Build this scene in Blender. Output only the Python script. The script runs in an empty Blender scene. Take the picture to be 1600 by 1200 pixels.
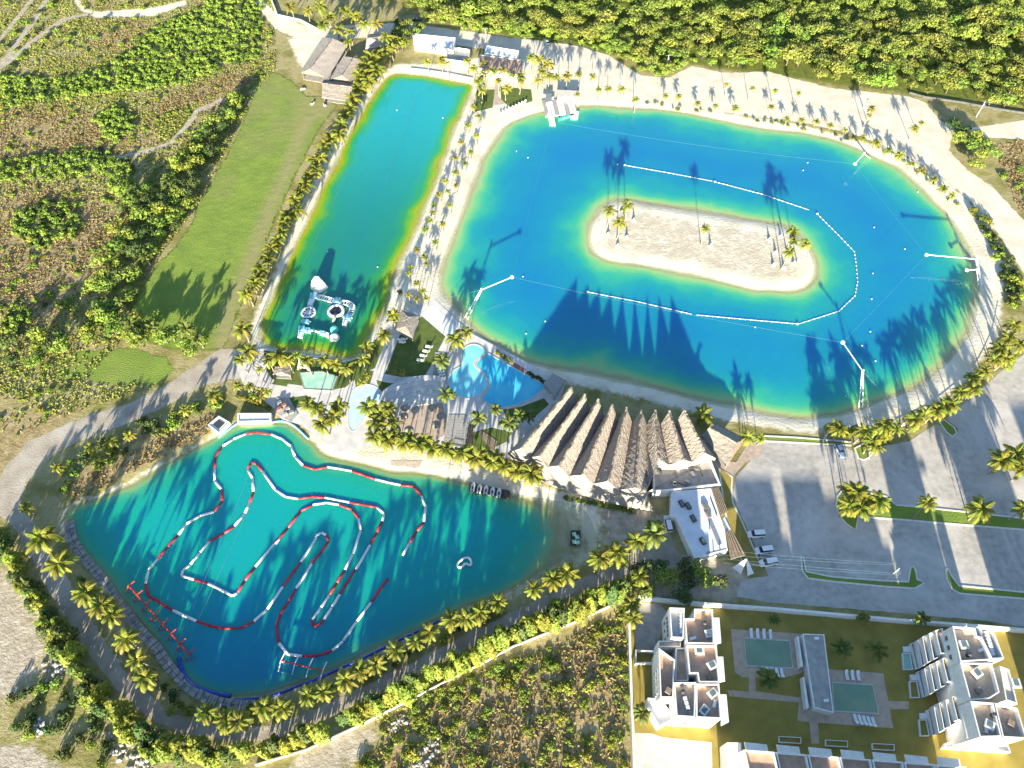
import bpy, bmesh, math, random
import numpy as np
from mathutils import Vector, Matrix, Euler

# ------------------------------------------------------------------ camera, sky, sun, exposure
FPX, PITCH, CAMH = 1108.0, math.radians(54.5), 210.0
SUN_EL, SUN_AZ = math.radians(11.5), math.radians(5.5)   # shadows run this many degrees right of +Y
scene = bpy.context.scene
cd = bpy.data.cameras.new('camera'); cam = bpy.data.objects.new('camera', cd)
scene.collection.objects.link(cam); scene.camera = cam
cam.location = (0, 0, CAMH); cam.rotation_euler = (math.pi/2 - PITCH, 0, 0)
cd.sensor_fit = 'HORIZONTAL'; cd.sensor_width = 36; cd.lens = FPX/1600*36
cd.clip_start = 1; cd.clip_end = 20000
world = bpy.data.worlds.new('World'); scene.world = world; world.use_nodes = True
wn = world.node_tree; wn.nodes.clear()
sky = wn.nodes.new('ShaderNodeTexSky'); sky.sky_type = 'NISHITA'; sky.sun_disc = False
sky.sun_elevation = SUN_EL; sky.sun_rotation = math.pi + SUN_AZ; sky.ozone_density = 2.0; sky.dust_density = 0.4
bg = wn.nodes.new('ShaderNodeBackground'); bg.inputs[1].default_value = 0.078
wo = wn.nodes.new('ShaderNodeOutputWorld')
wn.links.new(sky.outputs[0], bg.inputs[0]); wn.links.new(bg.outputs[0], wo.inputs[0])
sl = bpy.data.lights.new('sun', 'SUN'); sl.energy = 5.0; sl.angle = math.radians(0.9); sl.color = (1.0, 0.90, 0.68)
sun = bpy.data.objects.new('sun', sl); scene.collection.objects.link(sun)
sun.rotation_euler = Vector((math.sin(SUN_AZ)*math.cos(SUN_EL), math.cos(SUN_AZ)*math.cos(SUN_EL), -math.sin(SUN_EL))).to_track_quat('-Z', 'Y').to_euler()
vs = scene.view_settings
vs.view_transform = 'Standard'; vs.look = 'None'; vs.gamma = 1; vs.use_curve_mapping = False; vs.exposure = 2.15
scene.cycles.max_bounces = 5; scene.cycles.diffuse_bounces = 2; scene.cycles.glossy_bounces = 2
scene.cycles.transparent_max_bounces = 8; scene.cycles.caustics_reflective = False; scene.cycles.caustics_refractive = False

# ------------------------------------------------------------------ helpers
C = scene.collection
RND = random.Random(7)
SP, CP = math.sin(PITCH), math.cos(PITCH)
def G(px, py, z=0.0):
    "photo point -> the place on the level z"
    x, y = px-800.0, py-600.0
    dx, dy, dz = x, FPX*CP - y*SP, -FPX*SP - y*CP
    t = (z-CAMH)/dz
    return Vector((dx*t, dy*t, z))
def GA(P, z=0.0):
    P = np.asarray(P, float); x = P[:, 0]-800; y = P[:, 1]-600
    dz = -FPX*SP - y*CP; t = (z-CAMH)/dz
    return np.stack([x*t, (FPX*CP - y*SP)*t], 1)
def smooth(pts, n=4, closed=True):
    P = [np.array(p, float) for p in pts]; N = len(P); out = []
    rng = range(N if closed else N-1)
    for i in rng:
        g = (lambda k: P[k % N]) if closed else (lambda k: P[min(max(k, 0), N-1)])
        p0, p1, p2, p3 = g(i-1), g(i), g(i+1), g(i+2)
        for k in range(n):
            t = k/n
            out.append(0.5*((2*p1)+(-p0+p2)*t+(2*p0-5*p1+4*p2-p3)*t*t+(-p0+3*p1-3*p2+p3)*t**3))
    if not closed: out.append(P[-1])
    return [tuple(p) for p in out]
def sdf(X, Y, poly):
    "signed distance in metres, positive inside; poly Nx2 world"
    poly = np.asarray(poly); d = np.full(X.shape, 1e9); ins = np.zeros(X.shape, bool)
    n = len(poly)
    for i in range(n):
        ax, ay = poly[i]; bx, by = poly[(i+1) % n]
        vx, vy = bx-ax, by-ay; L = vx*vx+vy*vy+1e-12
        t = np.clip(((X-ax)*vx+(Y-ay)*vy)/L, 0, 1)
        d = np.minimum(d, (X-ax-t*vx)**2+(Y-ay-t*vy)**2)
        c = ((ay > Y) != (by > Y))
        if by != ay: ins ^= c & (X < (bx-ax)*(Y-ay)/(by-ay)+ax)
    d = np.sqrt(d)
    return np.where(ins, d, -d)
def linedist(X, Y, pts):
    d = np.full(X.shape, 1e9)
    for i in range(len(pts)-1):
        ax, ay = pts[i]; bx, by = pts[i+1]; vx, vy = bx-ax, by-ay; L = vx*vx+vy*vy+1e-12
        t = np.clip(((X-ax)*vx+(Y-ay)*vy)/L, 0, 1)
        d = np.minimum(d, (X-ax-t*vx)**2+(Y-ay-t*vy)**2)
    return np.sqrt(d)
def ordn(i):
    w = ['first', 'second', 'third', 'fourth', 'fifth', 'sixth', 'seventh', 'eighth', 'ninth', 'tenth', 'eleventh', 'twelfth']
    if i < len(w): return w[i]
    n = i+1
    return '%d%s' % (n, 'th' if 10 <= n % 100 <= 20 else {1: 'st', 2: 'nd', 3: 'rd'}.get(n % 10, 'th'))
def tag(o, label=None, cat=None, group=None, kind=None):
    if label: o['label'] = label
    if cat: o['category'] = cat
    if group: o['group'] = group
    if kind: o['kind'] = kind
    return o
def thing(name, label, cat, loc=(0, 0, 0), rz=0.0, group=None):
    o = bpy.data.objects.new(name, None); C.objects.link(o)
    o.empty_display_size = 0.5
    o.location = loc; o.rotation_euler = (0, 0, rz)
    return tag(o, label, cat, group)
def org(parent):
    p = parent; v = Vector((0, 0, 0))
    while p is not None: v = v+p.location; p = p.parent
    return v
class MB:
    def __init__(s): s.v = []; s.f = []; s.m = []
    def add(s, vs_, fs, mi=0):
        b = len(s.v); s.v += [tuple(v) for v in vs_]
        for f in fs: s.f.append(tuple(b+i for i in f)); s.m.append(mi)
    def prism(s, pts, z0, z1, mi=0, top=None, caps=True):
        n = len(pts); top = top or pts
        vv = [(p[0], p[1], z0) for p in pts]+[(p[0], p[1], z1) for p in top]
        fs = [(i, (i+1) % n, n+(i+1) % n, n+i) for i in range(n)]
        if caps: fs += [tuple(range(n-1, -1, -1)), tuple(range(n, 2*n))]
        s.add(vv, fs, mi)
    def box(s, c, size, rz=0.0, mi=0):
        cx, cy, cz = c; a, b, h = size[0]/2, size[1]/2, size[2]/2
        co, si = math.cos(rz), math.sin(rz)
        pts = [(cx+x*co-y*si, cy+x*si+y*co) for x, y in ((-a, -b), (a, -b), (a, b), (-a, b))]
        s.prism(pts, cz-h, cz+h, mi)
    def tube(s, p0, p1, r, n=6, r1=None, mi=0):
        p0, p1 = Vector(p0), Vector(p1); d = (p1-p0)
        if d.length < 1e-6: return
        q = d.to_track_quat('Z', 'Y'); r1 = r if r1 is None else r1
        vv = []
        for p, rr in ((p0, r), (p1, r1)):
            for i in range(n):
                a = 2*math.pi*i/n; vv.append(p+q @ Vector((math.cos(a)*rr, math.sin(a)*rr, 0)))
        s.add(vv, [(i, (i+1) % n, n+(i+1) % n, n+i) for i in range(n)]+[tuple(range(n-1, -1, -1)), tuple(range(n, 2*n))], mi)
    def path(s, pts, r, n=6, closed=False, mi=0):
        P = [Vector(p) for p in pts]; N = len(P); vv = []
        for i, p in enumerate(P):
            a = P[(i-1) % N] if closed or i > 0 else p
            b = P[(i+1) % N] if closed or i < N-1 else p
            t = (b-a).normalized(); sd = t.cross(Vector((0, 0, 1)))
            if sd.length < 1e-4: sd = Vector((1, 0, 0))
            sd.normalize(); up = sd.cross(t)
            for k in range(n):
                an = 2*math.pi*k/n; vv.append(p+sd*math.cos(an)*r+up*math.sin(an)*r)
        fs = []
        for i in range(N if closed else N-1):
            j = (i+1) % N
            fs += [(i*n+k, i*n+(k+1) % n, j*n+(k+1) % n, j*n+k) for k in range(n)]
        if not closed: fs += [tuple(range(n-1, -1, -1)), tuple((N-1)*n+k for k in range(n))]
        s.add(vv, fs, mi)
    def dome(s, c, rx, ry, h, n=14, m=5, mi=0):
        vv = []; fs = []
        for j in range(m):
            a = (j/m)*math.pi/2
            for i in range(n):
                t = 2*math.pi*i/n; vv.append((c[0]+math.cos(t)*rx*math.cos(a), c[1]+math.sin(t)*ry*math.cos(a), c[2]+h*math.sin(a)))
        vv.append((c[0], c[1], c[2]+h))
        for j in range(m-1):
            for i in range(n): fs.append((j*n+i, j*n+(i+1) % n, (j+1)*n+(i+1) % n, (j+1)*n+i))
        for i in range(n): fs.append(((m-1)*n+i, (m-1)*n+(i+1) % n, m*n))
        s.add(vv, fs, mi)
    def mesh(s, name, mats, off=(0, 0, 0)):
        me = bpy.data.meshes.new(name)
        ox, oy, oz = off
        me.from_pydata([(x-ox, y-oy, z-oz) for x, y, z in s.v], [], s.f)
        mats = mats if isinstance(mats, (list, tuple)) else [mats]
        for m in mats: me.materials.append(M[m] if isinstance(m, str) else m)
        if len(mats) > 1: me.polygons.foreach_set('material_index', s.m)
        me.update(); return me
    def build(s, name, mats, parent=None, smooth_=False):
        "world-space vertices; top-level meshes get their origin at their base"
        if parent is None and s.v:
            a = np.array(s.v); o_ = (float(a[:, 0].mean()), float(a[:, 1].mean()), float(a[:, 2].min()))
        else: o_ = tuple(org(parent)) if parent else (0, 0, 0)
        me = s.mesh(name, mats, o_)
        if smooth_: me.polygons.foreach_set('use_smooth', [True]*len(me.polygons))
        o = bpy.data.objects.new(name, me); C.objects.link(o); o.parent = parent
        if parent is None: o.location = o_
        return o
def inst(name, me, parent=None, loc=(0, 0, 0), rot=(0, 0, 0), sc=1.0):
    o = bpy.data.objects.new(name, me); C.objects.link(o); o.parent = parent
    o.location = loc; o.rotation_euler = rot; o.scale = (sc, sc, sc) if not isinstance(sc, tuple) else sc
    return o
def copy_tree(o, parent=None):
    c = o.copy(); C.objects.link(c); c.parent = parent
    for ch in list(o.children): copy_tree(ch, c)
    return c

# ------------------------------------------------------------------ materials
M = {}
def mat(name, c1, c2=None, scale=1.0, rough=0.8, bump=0.0, bscale=None, contrast=(0.35, 0.65), metal=0.0, spec=0.3, stretch=None, detail=4, transl=0.0, rand=0.0, coord='Object', c3=None, c3scale=0.1, c3band=(.5, .65)):
    m = bpy.data.materials.new(name); m.use_nodes = True; nt = m.node_tree; N = nt.nodes; L = nt.links
    p = N['Principled BSDF']; p.inputs['Roughness'].default_value = rough; p.inputs['Metallic'].default_value = metal
    p.inputs['Specular IOR Level'].default_value = spec
    p.inputs['Base Color'].default_value = (*c1, 1)
    col = None
    if c2 is not None or bump:
        tc = N.new('ShaderNodeTexCoord'); src = tc.outputs[coord]
        if coord == 'World':
            pass
        if stretch:
            mp = N.new('ShaderNodeMapping'); mp.inputs['Scale'].default_value = stretch; L.new(src, mp.inputs[0]); src = mp.outputs[0]
    if c2 is not None:
        nz = N.new('ShaderNodeTexNoise'); nz.inputs['Scale'].default_value = scale; nz.inputs['Detail'].default_value = detail
        L.new(src, nz.inputs['Vector'])
        cr = N.new('ShaderNodeValToRGB'); cr.color_ramp.elements[0].position = contrast[0]; cr.color_ramp.elements[1].position = contrast[1]
        cr.color_ramp.elements[0].color = (*c1, 1); cr.color_ramp.elements[1].color = (*c2, 1)
        L.new(nz.outputs['Fac'], cr.inputs[0]); col = cr.outputs[0]
    if c3 is not None:
        n3 = N.new('ShaderNodeTexNoise'); n3.inputs['Scale'].default_value = c3scale; n3.inputs['Detail'].default_value = 5
        L.new(src, n3.inputs['Vector'])
        mr = N.new('ShaderNodeMapRange'); mr.inputs[1].default_value = c3band[0]; mr.inputs[2].default_value = c3band[1]; L.new(n3.outputs['Fac'], mr.inputs[0])
        mx = N.new('ShaderNodeMixRGB'); L.new(mr.outputs[0], mx.inputs[0]); L.new(col, mx.inputs[1]); mx.inputs[2].default_value = (*c3, 1); col = mx.outputs[0]
    if rand:
        oi = N.new('ShaderNodeObjectInfo'); hs = N.new('ShaderNodeHueSaturation')
        a = N.new('ShaderNodeMath'); a.operation = 'MULTIPLY_ADD'; a.inputs[1].default_value = rand*0.12; a.inputs[2].default_value = 0.5-rand*0.06
        b = N.new('ShaderNodeMath'); b.operation = 'MULTIPLY_ADD'; b.inputs[1].default_value = rand*0.9; b.inputs[2].default_value = 1-rand*0.45
        b2 = N.new('ShaderNodeMath'); b2.operation = 'FRACT'; b3 = N.new('ShaderNodeMath'); b3.operation = 'MULTIPLY'; b3.inputs[1].default_value = 7.31
        L.new(oi.outputs['Random'], a.inputs[0]); L.new(oi.outputs['Random'], b3.inputs[0]); L.new(b3.outputs[0], b2.inputs[0]); L.new(b2.outputs[0], b.inputs[0])
        L.new(a.outputs[0], hs.inputs['Hue']); L.new(b.outputs[0], hs.inputs['Value'])
        if col is not None: L.new(col, hs.inputs['Color'])
        else: hs.inputs['Color'].default_value = (*c1, 1)
        col = hs.outputs[0]
    if col is not None: L.new(col, p.inputs['Base Color'])
    if bump:
        nb = N.new('ShaderNodeTexNoise'); nb.inputs['Scale'].default_value = bscale or scale*3; nb.inputs['Detail'].default_value = 5
        L.new(src, nb.inputs['Vector'])
        bp = N.new('ShaderNodeBump'); bp.inputs['Strength'].default_value = 1.0; bp.inputs['Distance'].default_value = bump
        L.new(nb.outputs['Fac'], bp.inputs['Height']); L.new(bp.outputs[0], p.inputs['Normal'])
    if transl:
        tr = N.new('ShaderNodeBsdfTranslucent'); ms = N.new('ShaderNodeMixShader'); ms.inputs[0].default_value = transl
        if col is not None: L.new(col, tr.inputs[0])
        else: tr.inputs[0].default_value = (*c1, 1)
        L.new(p.outputs[0], ms.inputs[1]); L.new(tr.outputs[0], ms.inputs[2]); L.new(ms.outputs[0], N['Material Output'].inputs[0])
    M[name] = m; return m
mat('white_paint', (.80, .79, .77), (.70, .69, .66), 0.8, 0.6)
mat('white_plain', (.80, .80, .79), (.68, .68, .67), 1.5, 0.5)
mat('white_roof', (.70, .72, .76), (.56, .59, .65), 0.35, 0.45, contrast=(.3, .7), detail=8)
mat('concrete', (.42, .40, .37), (.30, .29, .28), 0.5, 0.85, bump=.02, detail=8)
mat('concrete_pale', (.60, .58, .54), (.48, .46, .43), 0.7, 0.85, detail=8)
mat('paving', (.62, .60, .59), (.50, .48, .49), 0.35, 0.85, detail=8, bump=.02, bscale=4)
mat('paving_tan', (0.5, 0.4, 0.33), (0.37, 0.29, 0.24), 0.7, 0.85, detail=8)
mat('terracotta', (0.52, 0.345, 0.255), (0.41, 0.27, 0.2), 0.6, 0.85, detail=8)
mat('pool_deck', (0.56, 0.43, 0.33), (0.45, 0.345, 0.265), 0.6, 0.85, detail=8)  # deck and terracotta lightened: the missing golden glow is put into the colour
mat('asphalt', (0.45, 0.415, 0.385), (0.33, 0.31, 0.29), 0.5, 0.9, bump=.05, bscale=2, detail=10, c3=(.60, .56, .53), c3scale=0.028, c3band=(.42, .70))
_n = [n for n in M['asphalt'].node_tree.nodes if n.type == 'TEX_NOISE' and abs(n.inputs['Scale'].default_value-.028) < 1e-4][0]
_n.inputs['Detail'].default_value = 12; _n.inputs['Roughness'].default_value = .68; _n.inputs['Distortion'].default_value = 1.6
mat('sand_raked', (.56, .48, .39), (.44, .37, .30), 1.2, .95, contrast=(.4, .6))
mat('sand', (.72, .65, .54), (.58, .51, .41), 0.15, 0.95, bump=.10, bscale=1.2, detail=9)
mat('dirt', (0.42, 0.365, 0.3), (0.3, 0.26, 0.215), 0.2, 0.95, bump=.08, bscale=1.5, detail=9, c3=(.46, .42, .37), c3scale=.06)
mat('lawn', (0.2, 0.275, 0.045), (0.155, 0.225, 0.04), 0.12, 0.95, bump=.16, bscale=2.2, detail=9, c3=(.24, .23, .09), c3scale=.02, c3band=(.5, .7))
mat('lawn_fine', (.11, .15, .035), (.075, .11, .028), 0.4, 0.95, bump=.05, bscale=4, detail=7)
mat('lawn_olive', (0.34, 0.265, 0.065), (0.26, 0.205, 0.05), 0.25, 0.95, bump=.05, bscale=4, detail=7)  # dry grass tone, with the garden's golden glow put into the colour as warmth
mat('kerb', (0.72, 0.69, 0.62), (0.58, 0.55, 0.5), 1.2, 0.9)
mat('thatch', (0.37, 0.32, 0.28), (0.22, 0.19, 0.165), 1.6, 0.95, bump=.22, bscale=2.6, detail=8, contrast=(.3, .7))
mat('thatch_pale', (0.34, 0.3, 0.26), (0.24, 0.21, 0.185), 1.6, 0.95, bump=.16, bscale=2.6, detail=8)
mat('thatch_cap', (0.3, 0.25, 0.21), (0.12, 0.1, 0.09), .7, 0.95, bump=.22, bscale=2.5, detail=8, contrast=(.45, .55))
mat('wood', (.28, .22, .17), (.19, .15, .115), 1.5, 0.8, detail=6)
mat('wood_grey', (.38, .36, .35), (.28, .27, .27), 1.5, 0.8, detail=6)
mat('wood_dark', (.10, .08, .07), (.06, .05, .045), 1.5, 0.8)
mat('roof_brown', (.30, .22, .15), (.20, .145, .10), .9, 0.85, detail=6)
mat('metal_grey', (.45, .46, .48), (.36, .37, .39), 2, 0.4, metal=.6)
mat('metal_white', (.78, .78, .78), None, 1, 0.35)
mat('steel_dark', (.10, .10, .11), None, 1, 0.4, metal=.5)
mat('glass_dark', (.03, .035, .045), None, 1, 0.08, spec=.6)
mat('glass_pane', (.10, .14, .15), (.16, .19, .18), 2, 0.1, spec=.6)
mat('float_white', (.80, .80, .80), (.70, .70, .70), .8, 0.4)
mat('float_red', (.42, .035, .05), (.34, .03, .04), .8, 0.4)
mat('frame_red', (.45, .05, .03), None, 1, 0.45)
mat('pipe_blue', (.02, .07, .42), (.015, .05, .32), .5, 0.4)
mat('pipe_lightblue', (.20, .50, .75), None, 1, 0.4)
mat('inflatable_white', (0.8, 0.82, 0.83), (0.7, 0.76, 0.79), .5, 0.35)
mat('inflatable_blue', (0.16, 0.5, 0.66), (0.3, 0.62, 0.72), .6, 0.35)
mat('inflatable_green', (.05, .50, .45), (.15, .6, .5), .6, 0.35)
mat('tramp_dark', (.05, .05, .065), None, 1, 0.7)
mat('stone', (.34, .33, .32), (.18, .18, .19), .7, 0.95, bump=.1, bscale=2, detail=8)
mat('rubble', (0.42, 0.41, 0.4), (0.28, 0.27, 0.27), .8, 0.95, rand=.35)
mat('trunk', (.33, .28, .23), (.22, .18, .15), 2, 0.9)
mat('trunk_dark', (.14, .11, .085), (.09, .07, .055), 2, 0.9)
mat('palm_leaf', (0.16, 0.205, 0.03), (0.33, 0.3, 0.045), .5, 0.55, transl=.30, rand=.55, coord='Object')
mat('palm_leaf_green', (0.12, 0.17, 0.035), (0.2, 0.22, 0.05), .6, 0.55, transl=.25, rand=.5)
mat('palm_dry', (.32, .22, .10), (.22, .15, .07), .6, 0.8, transl=.2)
mat('leaf_forest', (0.255, 0.295, 0.055), (0.135, 0.175, 0.03), .35, 0.65, transl=.25, rand=.38)
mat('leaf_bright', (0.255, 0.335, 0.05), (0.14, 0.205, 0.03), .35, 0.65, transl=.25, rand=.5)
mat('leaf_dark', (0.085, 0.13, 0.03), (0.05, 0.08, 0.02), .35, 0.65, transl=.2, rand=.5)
mat('leaf_hedge', (0.26, 0.295, 0.04), (0.14, 0.175, 0.026), .35, 0.65, transl=.25, rand=.5)
mat('leaf_yellow', (.26, .24, .025), (.16, .17, .02), .5, 0.65, transl=.25, rand=.4)
mat('tuft_dry', (0.31, 0.235, 0.105), (0.23, 0.17, 0.07), .3, 0.9, transl=.25)
mat('tuft_green', (0.34, 0.345, 0.085), (0.23, 0.26, 0.06), .3, 0.9, transl=.25)
mat('car_white', (.80, .80, .80), None, 1, 0.25, spec=.5)
mat('car_dark', (.05, .05, .06), None, 1, 0.25, spec=.5)
mat('car_blue', (.42, .55, .70), None, 1, 0.25, spec=.5)
mat('tyre', (.03, .03, .03), None, 1, 0.8)
mat('lamp_red', (.5, .03, .02), None, 1, .3)
mat('lamp_clear', (.75, .75, .72), None, 1, .2)
mat('cloth_white', (.80, .80, .78), None, 1, .8)
mat('cable', (0.15, 0.28, 0.34), None, 1, .5)
mat('splash_floor', (.42, .60, .70), (.55, .68, .74), .4, .5, contrast=(.4, .6))
mat('green_screen', (0.26, 0.52, 0.44), (0.42, 0.62, 0.5), .4, .6)
mat('brick_red', (.32, .15, .12), (.24, .11, .09), 1.2, .9)
mat('stone_dark', (.10, .10, .10), (.06, .06, .065), .8, .95)
mat('thatch_barn', (.50, .435, .38), (.33, .285, .25), 1.6, 0.95, bump=.16, bscale=2.6, detail=8, contrast=(.3, .7))
# ------------------------------------------------------------------ shorelines (photo points put on the ground)
LAKE_A = [(345,676),(300,702),(250,728),(200,755),(150,778),(120,787),(104,797),(100,812),(107,840),(128,868),(157,900),(172,925),(192,950),(212,977),(240,1007),(256,1030),(272,1050),(295,1072),(325,1086),(362,1093),(400,1092),(437,1083),(497,1060),(560,1032),(630,997),(687,970),(745,946),(800,924),(870,893),(925,873),(938,855),(926,820),(912,797),(882,785),(840,778),(800,770),(765,760),(732,752),(700,746),(650,736),(617,735),(575,725),(540,717),(507,707),(492,692),(482,685),(460,667),(442,659),(400,661),(375,661),(362,667)]
LAKE_B = [(610,116),(640,114),(690,121),(735,130),(739,140),(731,160),(725,175),(707,217),(690,270),(677,300),(655,355),(632,405),(617,440),(607,478),(592,507),(580,530),(570,548),(555,560),(537,562),(500,556),(450,550),(414,541),(404,530),(403,508),(415,475),(437,432),(462,377),(492,315),(500,297),(532,232),(560,180),(585,140)]
LAKE_C = [(797,190),(772,215),(750,250),(732,297),(722,327),(700,382),(687,420),(685,453),(700,472),(722,497),(750,525),(800,555),(837,572),(905,585),(962,597),(1010,606),(1050,616),(1087,627),(1137,638),(1200,650),(1250,656),(1300,653),(1342,642),(1387,625),(1437,605),(1487,562),(1517,520),(1529,475),(1531,440),(1525,405),(1507,370),(1487,340),(1462,315),(1447,298),(1412,265),(1375,247),(1340,230),(1300,215),(1250,205),(1200,200),(1125,186),(1050,172),(975,165),(905,163),(850,172)]
ISLAND = [(924,362),(930,345),(942,330),(960,317),(987,315),(1017,320),(1087,332),(1150,342),(1200,350),(1225,357),(1250,375),(1267,400),(1271,420),(1265,437),(1245,451),(1200,451),(1175,450),(1125,437),(1062,422),(1000,412),(962,407),(940,400),(926,388)]
WL = -0.35
PA, PB, PC, PI_ = [GA(smooth(p, 3), WL) for p in (LAKE_A, LAKE_B, LAKE_C, ISLAND)]

# roads and other bands used by the ground tint (class, blur metres, closed?, photo points)
ROAD_N = [(410,0),(440,28),(480,42),(540,40),(620,36),(700,45),(800,59),(900,71),(950,86),(1000,118),(1045,122),(1082,103),(1130,114),(1200,112),(1300,138),(1420,150),(1445,160),(1470,190),(1520,200),(1600,188),(1760,200),(1760,232),(1600,218),(1540,214),(1490,200),(1482,235),(1510,265),(1550,292),(1600,345),(1740,440),(1740,560),(1600,425),(1565,372),(1520,316),(1470,275),(1405,236),(1330,208),(1250,190),(1150,178),(1050,163),(985,138),(930,122),(870,107),(830,92),(760,77),(620,56),(540,60),(470,62),(430,45),(395,0)]
TRACK = [(395,548),(345,545),(300,575),(262,600),(205,630),(140,648),(90,668),(45,690),(12,725),(-10,770),(-10,800),(15,815),(45,860),(72,915),(105,965),(140,1020),(180,1075),(230,1120),(290,1146),(370,1158),(440,1150),(520,1117),(600,1077),(680,1036),(760,998),(830,962),(900,925),(955,905),(1010,890),(1060,880),(1050,845),(1040,815),(1025,800),(1020,850),(990,880),(940,893),(880,918),(815,950),(745,985),(660,1027),(580,1068),(500,1106),(430,1133),(370,1139),(300,1127),(245,1100),(200,1058),(160,1000),(128,945),(100,895),(75,850),(48,812),(30,785),(42,750),(75,715),(120,690),(200,660),(262,632),(320,600),(375,590)]
PARK = [(1150,745),(1180,712),(1192,690),(1250,693),(1320,698),(1345,712),(1360,716),(1362,700),(1420,690),(1435,680),(1462,662),(1480,670),(1495,680),(1497,670),(1478,655),(1520,620),(1570,575),(1790,420),(1790,1010),(1540,970),(1400,957),(1300,949),(1200,941),(1150,932),(1160,905),(1200,900),(1188,870),(1165,820),(1145,775)]
FIELD = [(400,118),(396,150),(370,212),(345,258),(320,302),(300,347),(272,387),(250,407),(228,440),(205,480),(195,520),(260,545),(322,548),(350,546),(368,500),(397,430),(432,340),(468,262),(500,200),(528,165),(505,150),(480,150),(455,125),(430,112)]
FIELD2 = [(90,560),(130,548),(200,545),(262,560),(270,580),(250,598),(190,602),(130,592),(80,590)]
SANDY = [(30,-5),(0,20),(-20,30),(-20,-20)]
zones = [
 ('sand', 1.5, ROAD_N),
 ('sand', 3.0, [(690,100),(760,88),(850,85),(1010,128),(1060,165),(1250,195),(1400,235),(1480,285),(1540,340),(1570,420),(1560,520),(1520,585),(1450,640),(1350,672),(1250,675),(1120,655),(1000,622),(900,600),(840,590),(760,545),(700,490),(660,480),(620,500),(590,545),(560,570),(500,566),(420,552),(395,540),(400,490),(440,400),(480,300),(540,190),(590,120),(620,100)]),
 ('sand', 2.0, [(480,672),(540,690),(600,690),(700,715),(800,742),(850,760),(1010,800),(1000,850),(930,880),(900,800),(740,760),(600,740),(500,715)]),
 ('sand', 3.0, [(470,105),(500,118),(530,60),(490,55),(450,60)]),
 ('sand', 2.0, [(120,-10),(130,10),(150,18),(240,12),(290,0),(290,8),(240,25),(150,28),(125,15),(110,-10)]),
 ('dirt', 1.0, TRACK),
 ('dry', 9.0, [(-20,640),(60,640),(130,640),(90,670),(30,720),(-20,760)]),
 ('dirt', 6.0, [(-30,880),(30,905),(80,985),(60,1050),(10,1090),(-30,1100)]),
 ('dirt', 3.0, [(-20,1170),(50,1165),(90,1200),(60,1230),(-20,1230)]),
 ('dirt', 5.0, [(470,1180),(560,1130),(600,1120),(610,1150),(560,1200),(440,1230)]),
 ('dirt', 2.0, [(985,870),(1060,862),(1140,880),(1170,900),(1150,940),(1000,930)]),
 ('dirt', 3.0, [(1500,630),(1640,540),(1640,660),(1560,700),(1500,690)]),
 ('dirt', 4.0, [(940,780),(1020,795),(1000,870),(940,880)]),
 ('dry', 8.0, [(-30,165),(60,170),(110,190),(160,210),(140,250),(60,265),(-30,250)]),
 ('dry', 6.0, [(200,215),(270,150),(340,120),(395,110),(390,150),(330,180),(290,210),(240,240)]),
 ('dry', 8.0, [(0,300),(60,290),(180,300),(190,380),(140,440),(80,500),(0,500),(-30,420)]),
 ('dry', 8.0, [(620,1100),(720,1060),(860,1010),(975,950),(985,1250),(560,1250)]),
 ('dry', 5.0, [(1550,225),(1640,215),(1640,340),(1590,330)]),
 ('dry', 5.0, [(170,30),(230,40),(210,80),(150,70)]),
 ('dry', 6.0, [(-20,170),(200,175),(230,225),(120,250),(-20,240)]),
 ('dry', 4.0, [(180,690),(340,640),(345,668),(200,745),(110,780),(100,760)]),
 ('green', 4.0, [(240,190),(300,160),(320,170),(290,215),(250,225)]),
 ('green', 2.0, FIELD), ('green', 3.0, FIELD2),
 ('green', 6.0, [(640,10),(640,-60),(1660,-60),(1660,170),(1440,150),(1080,100),(950,85),(800,58)]),
]
# grid, uniform in view and stretching to the horizon outside
def axis(a, b, st):
    c = np.arange(a, b+.1, st); e = np.array([20, 60, 150, 350, 800, 2000, 5000, 12000.])
    return np.concatenate([a-e[::-1], c, b+e])
gx, gy = axis(-330, 330, 1.6), axis(-10, 470, 1.6)
X, Y = np.meshgrid(gx, gy)
sA, sB, sC, sI = sdf(X, Y, PA), sdf(X, Y, PB), sdf(X, Y, PC), sdf(X, Y, PI_)
sC2 = np.minimum(sC, -sI)                        # positive only in the ring of water
smax = np.maximum(np.maximum(sA, sB), sC2)
Z = np.where(smax < -3, 0.0, np.where(smax < 0, WL*(smax+3)/3, WL-np.minimum(smax*0.16, 3.0)))
rs = np.random.RandomState(3)
W = {k: np.zeros(X.shape) for k in ('sand', 'dirt', 'dry', 'green')}
for cls, blur, pts in zones:
    s = sdf(X, Y, GA(pts)); w = np.clip(.5+s/(2*blur), 0, 1)
    for k in W:
        W[k] = np.maximum(W[k], w) if k == cls else W[k]*(1-w)
for k, d0, pts in (('dirt', 1.6, [(0,105),(40,50),(75,0)]), ('dirt', 1.4, [(10,100),(50,65),(100,30),(140,22)]), ('dirt', 1.2, [(45,262),(120,250),(210,242),(265,225),(290,200),(310,172),(370,148)]), ('dirt', 1.2, [(0,65),(30,25),(50,0)]), ('dirt', 1.6, [(40,745),(75,705),(110,675),(180,650)])):
    w = np.clip(1.3-linedist(X, Y, GA(pts))/(d0*1.6), 0, 1)
    for q in W: W[q] = np.maximum(W[q], w) if q == k else W[q]*(1-w)
w = np.clip(1-(-smax)/4.0, 0, 1)*(smax > -6)
bank = np.where(sA > -6, 0.55, 1.0)*w
for q in W: W[q] = np.maximum(W[q], bank) if q == 'sand' else W[q]*(1-bank)
isl = np.clip(.5+sI/2, 0, 1)
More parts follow.
